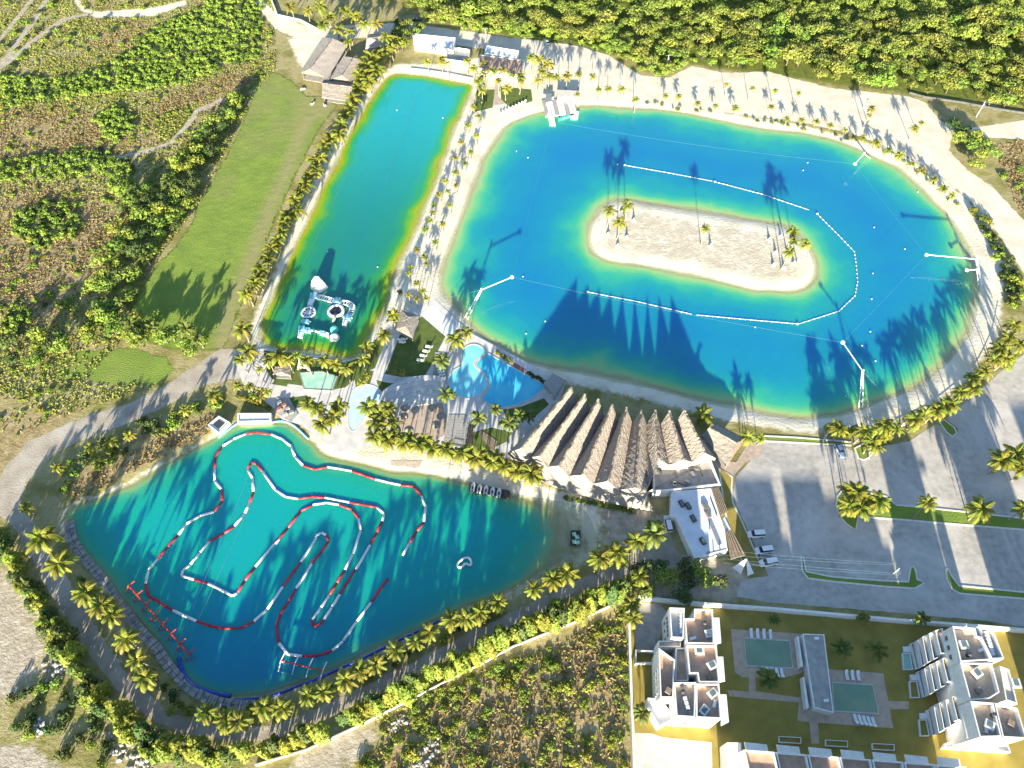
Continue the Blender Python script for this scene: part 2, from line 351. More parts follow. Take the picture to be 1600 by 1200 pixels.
W['sand'] = np.maximum(W['sand'], isl*.75); W['dirt'] = np.maximum(W['dirt'], isl*.5*np.clip((sI-4)/3, 0, 1))
ny, nx = X.shape
verts = np.stack([X.ravel(), Y.ravel(), Z.ravel()], 1)
i = np.arange(ny*nx).reshape(ny, nx)
faces = np.stack([i[:-1, :-1].ravel(), i[:-1, 1:].ravel(), i[1:, 1:].ravel(), i[1:, :-1].ravel()], 1)
def npmesh(name, verts, faces, smooth_=True):
    me = bpy.data.meshes.new(name); nf, k = faces.shape
    me.vertices.add(len(verts)); me.vertices.foreach_set('co', np.asarray(verts, np.float32).ravel())
    me.loops.add(nf*k); me.loops.foreach_set('vertex_index', faces.astype(np.int32).ravel())
    me.polygons.add(nf); me.polygons.foreach_set('loop_start', np.arange(0, nf*k, k, dtype=np.int32)); me.polygons.foreach_set('loop_total', np.full(nf, k, np.int32))
    if smooth_: me.polygons.foreach_set('use_smooth', np.ones(nf, bool))
    me.update(calc_edges=True); return me
gm = npmesh('ground', verts, faces)
a1 = gm.color_attributes.new('zone', 'FLOAT_COLOR', 'POINT')
a1.data.foreach_set('color', np.stack([W['sand'].ravel(), W['dirt'].ravel(), W['dry'].ravel(), W['green'].ravel()], 1).astype(np.float32).ravel())
ground = bpy.data.objects.new('ground', gm); C.objects.link(ground)
tag(ground, 'scrubby ground with sandy tracks around the three lakes', None, None, 'structure')
def ground_mat():
    m = bpy.data.materials.new('ground'); m.use_nodes = True; nt = m.node_tree; N = nt.nodes; L = nt.links; p = N['Principled BSDF']
    p.inputs['Roughness'].default_value = .95; p.inputs['Specular IOR Level'].default_value = .15
    tc = N.new('ShaderNodeTexCoord'); at = N.new('ShaderNodeAttribute'); at.attribute_name = 'zone'
    sp = N.new('ShaderNodeSeparateColor'); L.new(at.outputs['Color'], sp.inputs[0])
    def noise(s, d=8):
        n = N.new('ShaderNodeTexNoise'); n.inputs['Scale'].default_value = s; n.inputs['Detail'].default_value = d; n.inputs['Roughness'].default_value = .62
        L.new(tc.outputs['Object'], n.inputs['Vector']); return n.outputs['Fac']
    def ramp(f, cols, pos):
        c = N.new('ShaderNodeValToRGB'); e = c.color_ramp.elements
        while len(e) < len(cols): e.new(.5)
        for k, (cc, pp) in enumerate(zip(cols, pos)): e[k].position = pp; e[k].color = (*cc, 1)
        L.new(f, c.inputs[0]); return c.outputs[0]
    nA, nB, nC = noise(.09), noise(.35), noise(.02, 6)
    scrub = ramp(nA, [(.15, .155, .045), (.25, .225, .085), (.36, .31, .165), (.22, .225, .05)], [.3, .45, .56, .7])
    sand = ramp(nA, [(.50, .44, .34), (.68, .62, .51), (.74, .69, .60)], [.3, .5, .68])
    dirt = ramp(nB, [(.29, .245, .19), (.41, .355, .28), (.52, .465, .385)], [.3, .5, .7])
    dry = ramp(nB, [(.18, .14, .065), (.32, .245, .125), (.40, .33, .19)], [.32, .5, .68])
    green = ramp(nB, [(.07, .085, .02), (.13, .16, .03), (.20, .20, .06)], [.3, .52, .72])
    def mix(f, a, b):
        x = N.new('ShaderNodeMixRGB'); L.new(f, x.inputs[0]); L.new(a, x.inputs[1]); L.new(b, x.inputs[2]); return x.outputs[0]
    def pert(w, amp=.55):
        s = N.new('ShaderNodeMath'); s.operation = 'SUBTRACT'; L.new(nB, s.inputs[0]); s.inputs[1].default_value = .5
        q = N.new('ShaderNodeMath'); q.operation = 'MULTIPLY_ADD'; L.new(s.outputs[0], q.inputs[0]); q.inputs[1].default_value = amp*2; L.new(w, q.inputs[2])
        r = N.new('ShaderNodeMapRange'); r.interpolation_type = 'SMOOTHSTEP'; r.inputs[1].default_value = .3; r.inputs[2].default_value = .7; L.new(q.outputs[0], r.inputs[0]); return r.outputs[0]
    c = mix(pert(at.outputs['Alpha']), scrub, green); c = mix(pert(sp.outputs[2]), c, dry); c = mix(pert(sp.outputs[0]), c, sand); c = mix(pert(sp.outputs[1]), c, dirt)
    L.new(c, p.inputs['Base Color'])
    b = N.new('ShaderNodeBump'); b.inputs['Distance'].default_value = .22; L.new(noise(.9, 6), b.inputs['Height']); L.new(b.outputs[0], p.inputs['Normal'])
    M['ground'] = m; gm.materials.append(m)
ground_mat()

# ------------------------------------------------------------------ water
def water_mat(name, stops, nscale=.05, namp=5.0, alt=None, clear=3.5):
    "colour follows the depth of the water (metres from the shore of the sloping bed); alt shifts it along Y"
    m = bpy.data.materials.new(name); m.use_nodes = True; nt = m.node_tree; N = nt.nodes; L = nt.links; p = N['Principled BSDF']
    p.inputs['Roughness'].default_value = .10; p.inputs['Specular IOR Level'].default_value = .45
    tc = N.new('ShaderNodeTexCoord'); at = N.new('ShaderNodeAttribute'); at.attribute_name = 'depth'
    nz = N.new('ShaderNodeTexNoise'); nz.inputs['Scale'].default_value = nscale; nz.inputs['Detail'].default_value = 5; L.new(tc.outputs['Object'], nz.inputs['Vector'])
    s = N.new('ShaderNodeMath'); s.operation = 'SUBTRACT'; L.new(nz.outputs['Fac'], s.inputs[0]); s.inputs[1].default_value = .5
    dm = N.new('ShaderNodeMath'); dm.operation = 'MINIMUM'; L.new(at.outputs['Fac'], dm.inputs[0]); dm.inputs[1].default_value = namp
    q = N.new('ShaderNodeMath'); q.operation = 'MULTIPLY'; L.new(s.outputs[0], q.inputs[0]); L.new(dm.outputs[0], q.inputs[1])
    q2 = N.new('ShaderNodeMath'); q2.operation = 'MULTIPLY_ADD'; L.new(q.outputs[0], q2.inputs[0]); q2.inputs[1].default_value = 2.2; L.new(at.outputs['Fac'], q2.inputs[2])
    dv = N.new('ShaderNodeMath'); dv.operation = 'DIVIDE'; L.new(q2.outputs[0], dv.inputs[0]); dv.inputs[1].default_value = 40
    def ramp(st):
        cr = N.new('ShaderNodeValToRGB'); e = cr.color_ramp.elements
        while len(e) < len(st): e.new(.5)
        for k, (d, cc) in enumerate(st): e[k].position = d/40; e[k].color = (*cc, 1)
        L.new(dv.outputs[0], cr.inputs[0]); return cr.outputs[0]
    col = ramp(stops)
    if alt:
        col2 = ramp(alt[0]); sx = N.new('ShaderNodeSeparateXYZ'); L.new(tc.outputs['Object'], sx.inputs[0])
        mr = N.new('ShaderNodeMapRange'); mr.interpolation_type = 'SMOOTHSTEP'; mr.inputs[1].default_value = alt[1]; mr.inputs[2].default_value = alt[2]; L.new(sx.outputs[1], mr.inputs[0])
        mx = N.new('ShaderNodeMixRGB'); L.new(mr.outputs[0], mx.inputs[0]); L.new(col, mx.inputs[1]); L.new(col2, mx.inputs[2]); col = mx.outputs[0]
    L.new(col, p.inputs['Base Color'])
    p.subsurface_method = 'BURLEY'; p.inputs['Subsurface Weight'].default_value = 1.0; p.inputs['Subsurface Radius'].default_value = (.2, 1.1, 11.0); p.inputs['Subsurface Scale'].default_value = 1.0
    nb = N.new('ShaderNodeTexNoise'); nb.inputs['Scale'].default_value = .8; nb.inputs['Detail'].default_value = 4; L.new(tc.outputs['Object'], nb.inputs['Vector'])
    bp = N.new('ShaderNodeBump'); bp.inputs['Distance'].default_value = .045; L.new(nb.outputs['Fac'], bp.inputs['Height']); L.new(bp.outputs[0], p.inputs['Normal'])
    tr = N.new('ShaderNodeBsdfTransparent'); tr.inputs[0].default_value = (.92, .97, .93, 1)
    fr = N.new('ShaderNodeMapRange'); fr.interpolation_type = 'SMOOTHSTEP'; fr.inputs[1].default_value = -.3; fr.inputs[2].default_value = clear; fr.inputs[3].default_value = .12; L.new(q2.outputs[0], fr.inputs[0])
    ms = N.new('ShaderNodeMixShader'); L.new(fr.outputs[0], ms.inputs[0]); L.new(tr.outputs[0], ms.inputs[1]); L.new(p.outputs[0], ms.inputs[2])
    L.new(ms.outputs[0], N['Material Output'].inputs[0]); M[name] = m
def water(name, poly, island, matname, label, shallow=None, step=1.4):
    lo, hi = poly.min(0)-5, poly.max(0)+5
    xs, ys = np.arange(lo[0], hi[0], step), np.arange(lo[1], hi[1], step)
    XX, YY = np.meshgrid(xs, ys); s = sdf(XX, YY, poly)
    if island is not None: s = np.minimum(s, -sdf(XX, YY, island))
    d = np.maximum(s, 0)
    for (c, r, k) in (shallow or []):
        rr = np.hypot(XX-c[0], YY-c[1])/r; d = d*np.clip(k+(1-k)*np.clip(rr-.3, 0, 1)/.7, 0, 1)
    keep = s > -4; idx = -np.ones(s.shape, int)
    cell = keep[:-1, :-1] & keep[1:, :-1] & keep[:-1, 1:] & keep[1:, 1:]
    ii = np.arange(s.size).reshape(s.shape)
    f = np.stack([ii[:-1, :-1][cell], ii[:-1, 1:][cell], ii[1:, 1:][cell], ii[1:, :-1][cell]], 1)
    used = np.unique(f); remap = np.zeros(s.size, int); remap[used] = np.arange(len(used))
    v = np.stack([XX.ravel()[used], YY.ravel()[used], np.full(len(used), WL)], 1)
    me = npmesh(name, v, remap[f]); at = me.attributes.new('depth', 'FLOAT', 'POINT'); at.data.foreach_set('value', d.ravel()[used].astype(np.float32))
    me.materials.append(M[matname]); o = bpy.data.objects.new(name, me); C.objects.link(o)
    return tag(o, label, None, None, 'structure')
SB = (.50, .43, .27)
water_mat('water_oval', [(0, SB), (1.8, (.42, .44, .24)), (4.2, (.17, .46, .20)), (7, (.045, .38, .25)), (11, (.015, .29, .31)), (18, (.009, .225, .36)), (36, (.007, .185, .39))], .04, 15)
TE = [(0, (.46, .40, .12)), (2, (.36, .38, .02)), (3.6, (.12, .36, .02)), (5.6, (.03, .33, .16)), (9, (.015, .34, .38)), (30, (.015, .32, .38))]
GR = [(0, (.46, .40, .12)), (2.2, (.38, .38, .015)), (4, (.14, .34, .015)), (6.5, (.025, .26, .075)), (11, (.014, .21, .15)), (30, (.010, .19, .20))]
water_mat('water_long', GR, .06, 5, alt=(TE, 215, 330))
water_mat('water_slalom', [(0, SB), (1.0, (.20, .27, .16)), (2.2, (.03, .24, .24)), (5, (.008, .20, .32)), (12, (.005, .19, .34)), (30, (.004, .15, .36))], .05, 5, clear=2.0, alt=([(0, SB), (1.2, (.28, .34, .16)), (3, (.05, .33, .22)), (6, (.012, .30, .25)), (12, (.007, .31, .30)), (30, (.006, .29, .32))], 46, 84))  # near end bluer for deeper water; the palms' navy shade is painted in too
water('lake_water', PC, PI_, 'water_oval', 'large oval turquoise lake ringing the sandy island')
water('lake_water', PB, None, 'water_long', 'long narrow green lake with yellow shallows')
cA = G(925, 835)
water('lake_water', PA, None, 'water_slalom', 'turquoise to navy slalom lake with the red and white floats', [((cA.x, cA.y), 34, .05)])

# ------------------------------------------------------------------ flat sheets
def jitter(P, amp, step=2.0):
    out = []
    n = len(P)
    for k in range(n):
        a, b = np.array(P[k]), np.array(P[(k+1) % n]); L_ = np.linalg.norm(b-a); m_ = max(1, int(L_/step))
        for q in range(m_):
            p = a+(b-a)*q/m_; out.append((p[0]+RND.uniform(-amp, amp), p[1]+RND.uniform(-amp, amp)))
    return out
def sheet(name, pts, z, m, label=None, jit=0, sm=0, kind='structure', thick=0):
    P = smooth(pts, sm) if sm else pts
    P = [tuple(p) for p in GA(P, z)]
    if jit: P = jitter(P, jit)
    bm = bmesh.new(); vv = [bm.verts.new((x, y, z)) for x, y in P]
    f = bm.faces.new(vv)
    if f.normal.z < 0: f.normal_flip()
    bm.normal_update()
    if f.normal.z < 0: f.normal_flip()
    bmesh.ops.triangulate(bm, faces=[f])
    me = bpy.data.meshes.new(name); bm.to_mesh(me); bm.free()
    me.materials.append(M[m]); o = bpy.data.objects.new(name, me); C.objects.link(o)
    return tag(o, label, None, None, kind)
sheet('sand_road', ROAD_N, .02, 'sand', 'wide pale sand road below the forest', jit=.5)
sheet('dirt_road', TRACK, .02, 'dirt', 'grey dirt track round the slalom lake', jit=.5)
sheet('parking_lot', PARK, .025, 'asphalt', 'worn grey asphalt parking lot', jit=.12)
def field_mesh():
    P = GA(FIELD); lo, hi = P.min(0)-2, P.max(0)+2; xs, ys = np.arange(lo[0], hi[0], 1.0), np.arange(lo[1], hi[1], 1.0)
    XX, YY = np.meshgrid(xs, ys); XX = XX+rs.uniform(-.3, .3, XX.shape); YY = YY+rs.uniform(-.3, .3, YY.shape); s = sdf(XX, YY, P)
    worn = np.clip(1-linedist(XX, YY, GA([(520,160),(480,190),(455,250),(425,320),(395,400),(365,470),(345,545)]))/7, 0, 1)*.8
    worn = np.maximum(worn, np.clip(1-np.hypot(XX-G(505,165).x, YY-G(505,165).y)/22, 0, 1)*.8)
    keep = s > 0; cell = keep[:-1, :-1] & keep[1:, :-1] & keep[:-1, 1:] & keep[1:, 1:]; ii = np.arange(s.size).reshape(s.shape)
    f = np.stack([ii[:-1, :-1][cell], ii[:-1, 1:][cell], ii[1:, 1:][cell], ii[1:, :-1][cell]], 1); used = np.unique(f); rm = np.zeros(s.size, int); rm[used] = np.arange(len(used))
    z = .03+.10*rs.rand(len(used))
    me = npmesh('lawn', np.stack([XX.ravel()[used], YY.ravel()[used], z], 1), rm[f]); at = me.attributes.new('worn', 'FLOAT', 'POINT'); at.data.foreach_set('value', worn.ravel()[used].astype(np.float32))
    m = M['lawn'].copy(); m.name = 'lawn_field'; nt = m.node_tree; N = nt.nodes; p = N['Principled BSDF']; old = p.inputs['Base Color'].links[0].from_socket
    a = N.new('ShaderNodeAttribute'); a.attribute_name = 'worn'; nz = N.new('ShaderNodeTexNoise'); nz.inputs['Scale'].default_value = .25; nz.inputs['Detail'].default_value = 7
    mu = N.new('ShaderNodeMath'); mu.operation = 'MULTIPLY'; nt.links.new(a.outputs['Fac'], mu.inputs[0]); nt.links.new(nz.outputs['Fac'], mu.inputs[1])
    mr = N.new('ShaderNodeMapRange'); mr.inputs[1].default_value = .05; mr.inputs[2].default_value = .42; nt.links.new(mu.outputs[0], mr.inputs[0])
    mx = N.new('ShaderNodeMixRGB'); nt.links.new(mr.outputs[0], mx.inputs[0]); nt.links.new(old, mx.inputs[1]); mx.inputs[2].default_value = (.30, .255, .13, 1); nt.links.new(mx.outputs[0], p.inputs['Base Color'])
    M['lawn_field'] = m; me.materials.append(m); o = bpy.data.objects.new('lawn', me); C.objects.link(o); tag(o, 'long mown green field beside the narrow lake', None, None, 'structure')
field_mesh()
sheet('lawn', FIELD2, .03, 'lawn', 'small green clearing below the field', jit=.8)
# ------------------------------------------------------------------ vegetation meshes
def frond_mesh(name, seed, L=1.0, nl=15, up=.55, droop=1.15, wid=.30, mats=('palm_leaf',)):
    "one arching palm leaf of unit length growing along +X from the origin, with its leaflets"
    r = random.Random(seed); mb = MB()
    def pt(t): return Vector((t*(1-.18*t*t), .03*math.sin(3*t+seed), up*t-droop*t*t*.75))
    N = 7
    for k in range(N):
        a, b = pt(k/N), pt((k+1)/N); w0, w1 = .022*(1-.8*k/N), .022*(1-.8*(k+1)/N)
        mb.add([a+Vector((0, w0, 0)), a-Vector((0, w0, 0)), b-Vector((0, w1, 0)), b+Vector((0, w1, 0))], [(0, 1, 2, 3)])
    for k in range(nl):
        t = .14+.86*(k+.5)/nl; p = pt(t); d = (pt(min(t+.02, 1.02))-p).normalized()
        ll = wid*(math.sin(math.pi*(.16+.80*t))**.7)*r.uniform(.85, 1.12)
        for s in (-1, 1):
            side = Vector((0, s, 0)); out = (side*.86+d*.62+Vector((0, 0, -.18-.35*r.random()))).normalized()
            w = d*.030
            q = p+out*ll*.55+Vector((0, 0, -.02)); e = p+out*ll+Vector((0, 0, -.09*r.random()-.03))
            mb.add([p-w, p+w, q+w*1.1, e, q-w*1.1], [(0, 1, 2, 3, 4)])
    return mb.mesh(name, list(mats))
FRONDS = [frond_mesh('frond', 11), frond_mesh('frond', 12, up=.75, droop=1.2), frond_mesh('frond', 13, up=.35, droop=1.05)]
FRONDS_G = [frond_mesh('frond', 21, mats=('palm_leaf_green',)), frond_mesh('frond', 22, up=.8, droop=1.0, mats=('palm_leaf_green',)), frond_mesh('frond', 23, up=.4, droop=.9, mats=('palm_leaf_green',))]
DRYF = [frond_mesh('dry_frond', 31, up=-.5, droop=.7, nl=9, wid=.2, mats=('palm_dry',))]
def frond_set(r, n, young=False):
    out = []
    for k in range(n):
        lay = k/n
        pitch = -(1.05-1.45*lay)+r.uniform(-.12, .12) if not young else -(1.1-.9*lay)+r.uniform(-.1, .1)
        az = k*2.39996+r.uniform(-.25, .25)
        out.append((pitch, az, r.uniform(.85, 1.08), r.randrange(3)))
    return out
def crown_mesh(name, seed, n, src, mat_name):
    r = random.Random(seed); vv, ff = [], []
    for pitch, az, sc, k in frond_set(r, n):
        me = src[k]; m_ = Matrix.Rotation(az, 4, 'Z') @ Matrix.Rotation(pitch, 4, 'Y') @ Matrix.Scale(sc, 4); b = len(vv)
        vv += [tuple(m_ @ v.co) for v in me.vertices]; ff += [tuple(b+i for i in p.vertices) for p in me.polygons]
    me = bpy.data.meshes.new(name); me.from_pydata(vv, [], ff); me.materials.append(M[mat_name]); me.update(); return me
CROWNS = [crown_mesh('crown', 40+k, 15, FRONDS, 'palm_leaf') for k in range(4)]
CROWNS_G = [crown_mesh('crown', 50+k, 14, FRONDS_G, 'palm_leaf_green') for k in range(3)]
def trunk_mesh(name, seed, r0=.028, lean=.10):
    rr = random.Random(seed); mb = MB(); a = rr.uniform(0, 6.28); P = []
    N = 6
    for k in range(N+1):
        t = k/N; P.append(Vector((math.cos(a)*lean*(t*t-t)*2, math.sin(a)*lean*(t*t-t)*2, t)))
    for k in range(N):
        w = lambda t: r0*(1.0-.35*t+.55*math.exp(-t*12))
        mb.tube(P[k], P[k+1], w(k/N), 6, w((k+1)/N))
    return mb.mesh(name, 'trunk')
TRUNKS = [trunk_mesh('trunk', k) for k in range(5)]
def ppm(py): return (FPX*SP+(py-600)*CP)/CAMH
palm_count = [0]
def palm(px, py, diam, h, label, group, green=False, name='coconut_palm', fronds=None):
    "px,py: centre of the crown in the photo; diam: crown width in photo pixels"
    r = random.Random(int(px*31+py*7)); P = G(px, py, h); R = diam/2/ppm(py)*1.12
    R *= r.uniform(.88, 1.12); o = thing(name, label, 'palm tree', (P.x, P.y, 0), r.uniform(0, 6.28), group); o.rotation_euler = (r.gauss(0, .045), r.gauss(0, .045), o.rotation_euler.z)
    tr = inst('trunk', TRUNKS[r.randrange(5)], o, sc=(min(h, 7), min(h, 7), h))
    split = fronds if fronds is not None else diam >= 24
    if split:
        n = 15 if diam < 40 else 18
        for pitch, az, sc, k in frond_set(r, n):
            inst('frond', (FRONDS_G if green else FRONDS)[k], o, (0, 0, h), (0, pitch, az), R*sc)
        if r.random() < .6 and not green:
            for q in range(r.choice((1, 2, 3))): inst('dry_frond', DRYF[0], o, (0, 0, h-.15), (0, .35, r.uniform(0, 6.28)), R*.8)
    else:
        inst('crown', (CROWNS_G if green else CROWNS)[r.randrange(3 if green else 4)], o, (0, 0, h), (0, 0, r.uniform(0, 6.28)), R)
    palm_count[0] += 1
    return o
def row(pts, diam, h, what, where, group, green=False, name='coconut_palm'):
    for k, p in enumerate(pts):
        d = p[2] if len(p) > 2 else diam
        hh = (p[3] if len(p) > 3 else h)*RND.uniform(.9, 1.1)
        palm(p[0], p[1], d, hh, '%s, %s %s' % (what, ordn(k), where), group, green, name)
row([(40,795,26,5),(65,845,46),(98,883,46),(131,927,46),(160,950,40),(172,965,36),(196,1000,46),(220,1032,38),(225,1060,46),(268,1110,22,4),(322,1117,38),(354,1121,40),(377,1124,40),(412,1111,40),(440,1107,40),(478,1090,36),(507,1080,40),(537,1062,36),(563,1050,40),(592,1035,34),(615,1022,38),(645,1003,36),(673,994,38),(702,968,34),(725,968,36),(750,958,38),(782,942,40),(836,918,34),(862,906,36),(886,898,40),(935,877,40),(966,865,42),(990,846,36)], 40, 9.5,
    'arching yellow-green palm', 'from the left along the lower slalom lake bank', 'palms on the slalom lake bank')
palm(1020, 836, 46, 9, 'dark green shaded palm left of the parked white van by the white metal roof', 'palms by the white roofed building', True)
row([(495,640,34),(520,650,36),(508,662,34),(533,634,34),(482,632,28)], 34, 7, 'yellow-green palm', 'from the left in the clump left of the splash pad', 'palm clump left of the splash pad')
row([(576,636,34),(597,650,36),(614,662,34),(588,664,34),(606,640,30)], 34, 7, 'tall yellow palm', 'from the left in the clump right of the splash pad', 'palm clump right of the splash pad')
row([(585,686,32),(607,690,34),(630,693,34),(652,696,34),(676,700,34),(700,704,34),(722,708,34),(745,714,34),(766,720,34),(788,728,36),(808,736,38),(829,742,44),(597,680,30),(619,682,30),(641,686,30),(664,690,30),(733,703,28),(756,709,30),(777,716,30)], 34, 5.5, 'bushy yellow palm', 'from the left in the row above the white beach', 'palms above the white beach')
row([(697,617,30),(747,655,30),(775,640,26),(796,663,30),(691,564,28),(829,652,24),(812,648,26)], 28, 5, 'neat round fan-shaped palm', 'counted from the round pool in the pool garden', 'palms round the swimming pool', True, 'garden_palm')
row([(711,532,34),(729,520,26)], 30, 6, 'bright yellow palm', 'from the left at the corner of the swimming pool', 'palms at the pool corner')
row([(574,544,28),(600,527,30),(613,494,26),(566,562,24)], 26, 6.5, 'yellow coconut palm', 'from the left beside the lower end of the narrow lake', 'palms right of the green lake')
row([(620,571,12),(617,581,10),(629,582,14),(565,598,18),(572,588,14)], 14, 2.5, 'small round young palm', 'from the top between hut lawn and splash pad', 'young palms on the small lawns')
row([(437,558,34),(462,556,18),(505,564,26),(383,548,32),(376,562,26),(380,515,34),(405,578,14),(420,566,24),(450,562,24),(480,566,24),(525,568,28),(540,575,26)], 28, 8, 'ragged palm', 'listed at the lower bank of the narrow lake', 'palms below the green lake')
row([(391,605,18),(408,612,16),(405,622,16),(418,613,16),(372,603,16),(395,618,14)], 16, 3, 'short bright palm', 'counted in the flower bed above the white barge', 'palms above the white barge')
row([(600,84,34),(583,92,36),(572,104,38),(588,112,34),(563,120,36),(576,128,32),(560,140,30),(552,155,30),(545,170,28),(540,183,28),(534,196,26),(528,210,28),(515,217,30),(508,228,28),(503,246,28),(493,252,28),(497,266,26),(484,276,28),(478,290,28),(470,300,26),(462,312,28),(466,330,28),(450,338,28),(446,349,28),(440,365,26),(433,376,28),(424,390,30),(418,406,30),(408,420,28),(404,436,30),(388,460,30),(396,446,28)], 28, 6.5, 'yellow-tipped palm', 'from the top between mown field and narrow lake', 'palms left of the narrow lake')
row([(740,168),(747,182),(732,197),(745,212),(721,222),(735,238),(711,248),(727,256),(713,270),(695,283),(713,291),(688,304),(678,320),(703,321),(677,333),(691,350),(663,360),(680,378),(651,392),(663,400),(667,412),(642,417),(638,428),(652,443),(625,456),(640,461),(651,467),(666,466),(616,491,20),(660,455),(672,345),(700,300)], 13, 4.5, 'small slim palm', 'from the top between narrow lake and oval lake', 'palms between the two lakes')
row([(830,92,22),(843,95,22),(856,101,22),(848,113,20),(812,120,18),(870,121,18),(885,119,18),(905,118,16),(926,119,16),(936,141,14),(951,140,14),(973,140,16),(994,155,14),(667,98,18),(690,95,18),(740,108,20),(756,117,20),(770,113,18),(786,112,18),(800,119,16),(790,138,18),(748,128,20),(752,141,20),(812,128,18),(757,100,16),(840,125,16),(858,118,18),(779,127,16),(902,146,12),(700,100,14),(730,97,16)], 18, 7, 'yellow palm', 'listed by the metal roofed buildings at the top', 'palms by the top buildings')
row([(455,12,22),(480,16,22),(500,10,26),(515,28,24),(540,18,22),(556,26,24),(570,40,22),(590,38,22),(505,40,22),(530,48,24),(548,52,22),(604,60,24),(612,75,20),(545,66,18),(620,62,20)], 22, 7, 'yellowish palm', 'from the left in the grove behind the thatched barns', 'palms behind the thatched barns')
row([(1137,132),(1175,138),(1211,143),(1247,148),(1362,172,16),(1357,180),(1441,193),(1430,202,16)], 11, 6, 'lone thin palm', 'from the left on the open white sand', 'palms on the white sand', False)
row([(1205,167),(1230,186),(1252,188),(1275,191),(1297,196),(1320,204),(1347,216,16),(1368,223,16),(1386,236,18),(1406,243,18),(1425,257,14),(1440,267,16),(1460,281,14),(1474,294,16),(1487,306,16),(1040,150),(1060,152),(1090,163),(1120,166),(1150,170)], 13, 3.2, 'low yellow palm', 'listed on the sandy rim above the oval lake', 'palms on the upper rim of the oval lake')
row([(1586,508,30),(1576,531,30),(1592,540,28),(1561,546,30),(1551,564,32),(1571,560,28),(1537,580,32),(1522,592,32),(1523,608,28),(1501,616,32),(1487,632,32),(1474,640,32),(1461,643,30),(1445,648,30),(1430,655,28),(1400,671,26),(1376,666,32),(1362,692,34),(1370,700,30),(1347,676,32),(1312,674,36),(1305,668,28)], 30, 7, 'leafy yellow palm', 'from the upper right between oval lake and parking lot', 'palms along the parking lot edge')
row([(1334,770,48),(1343,792,44),(1374,786,40),(1326,790,36),(1448,789,36),(1532,797,44),(1597,795,34)], 40, 8, 'broad coconut palm', 'from the left on the parking lot island', 'palms on the parking lot island')
row([(1565,722,40),(1588,714,44),(1600,735,40)], 40, 8, 'broad coconut palm', 'from the left at the right photo edge above the parking island', 'palms at the right of the parking lot')
row([(1100,648,36),(1167,682,26),(1189,684,22)], 30, 4.5, 'bushy palm', 'from the left right of the thatched hall', 'palms by the thatched hall')
row([(952,330),(980,321),(968,348),(1103,357,18),(1240,362,26),(1232,394,24),(1258,383,22),(1245,378,18)], 24, 9.5, 'tall slender coconut palm', 'from the left on the sandy island', 'palms on the island')
row([(988,945,34),(990,970,34),(986,915,30),(1002,900,30)], 34, 6, 'dusty coconut palm', 'counted at the upper left corner of the villa wall', 'palms at the villa corner')
row([(1003,1115,34),(1210,968,22),(1350,965,22),(1440,968,28),(1200,1060,40),(1315,1015,34),(1372,1018,34)], 30, 4, 'dark olive palm', 'counted in the villa garden', 'palms in the villa garden', True)
row([(229,402,22),(186,470,20),(160,490,26),(205,505,28),(238,512,26),(290,515,28),(310,530,24),(265,520,20)], 24, 5, 'wild palm with pale spiky leaves', 'counted at the lower edge of the mown field', 'wild palms by the field', True, 'wild_palm')
row([(173,690,26),(140,700,24),(203,680,22),(288,640,22),(335,618,28),(90,730,24),(150,712,20)], 22, 4, 'untidy palm', 'counted on the bank above the slalom lake', 'palms on the upper left bank')

def leaf_mesh(name, seed, n, leaf, mname, lobes=7, flat=.75, top_only=True):
    "a crown of unit radius: leaf clumps spread over uneven lobes, gaps between them"
    r = random.Random(seed); mb = MB(); LB = []
    for k in range(lobes):
        a = k*2.4+r.uniform(-.4, .4); d = (0 if k == 0 else r.uniform(.35, .68)); LB.append((Vector((math.cos(a)*d, math.sin(a)*d, r.uniform(.0, .35)*flat+(.35*flat if k == 0 else 0))), r.uniform(.30, .48)))
    for k in range(n):
        c, R = LB[r.randrange(lobes)]
        u = Vector((r.gauss(0, 1), r.gauss(0, 1), r.gauss(.35, .8))).normalized()
        p = c+Vector((u.x*R, u.y*R, u.z*R*flat))*r.uniform(.72, 1.05)
        nrm = (u+Vector((r.gauss(0, .45), r.gauss(0, .45), r.gauss(.25, .45)))).normalized()
        t = nrm.orthogonal().normalized(); t.rotate(Matrix.Rotation(r.uniform(0, 6.28), 3, nrm)); b = nrm.cross(t)
        s = leaf*r.uniform(.6, 1.25)
        mb.add([p-t*s*.5, p+b*s*.42, p+t*s*.62, p-b*s*.42], [(0, 1, 2, 3)])
    return mb.mesh(name, mname)
TREE_F = [leaf_mesh('crown', 100+k, 520, .15, 'leaf_forest', 8, .8) for k in range(5)]
TREE_B = [leaf_mesh('crown', 110+k, 420, .19, 'leaf_bright', 7, .8) for k in range(4)]
TREE_D = [leaf_mesh('crown', 120+k, 420, .18, 'leaf_dark', 7, .8) for k in range(3)]
SHRUB_B = [leaf_mesh('shrub', 130+k, 230, .24, 'leaf_bright', 5, .7) for k in range(4)]
SHRUB_H = [leaf_mesh('shrub', 140+k, 230, .24, 'leaf_hedge', 5, .75) for k in range(4)]
SHRUB_D = [leaf_mesh('shrub', 150+k, 230, .24, 'leaf_dark', 5, .75) for k in range(3)]
SHRUB_Y = [leaf_mesh('shrub', 160+k, 220, .26, 'leaf_yellow', 5, .8) for k in range(3)]
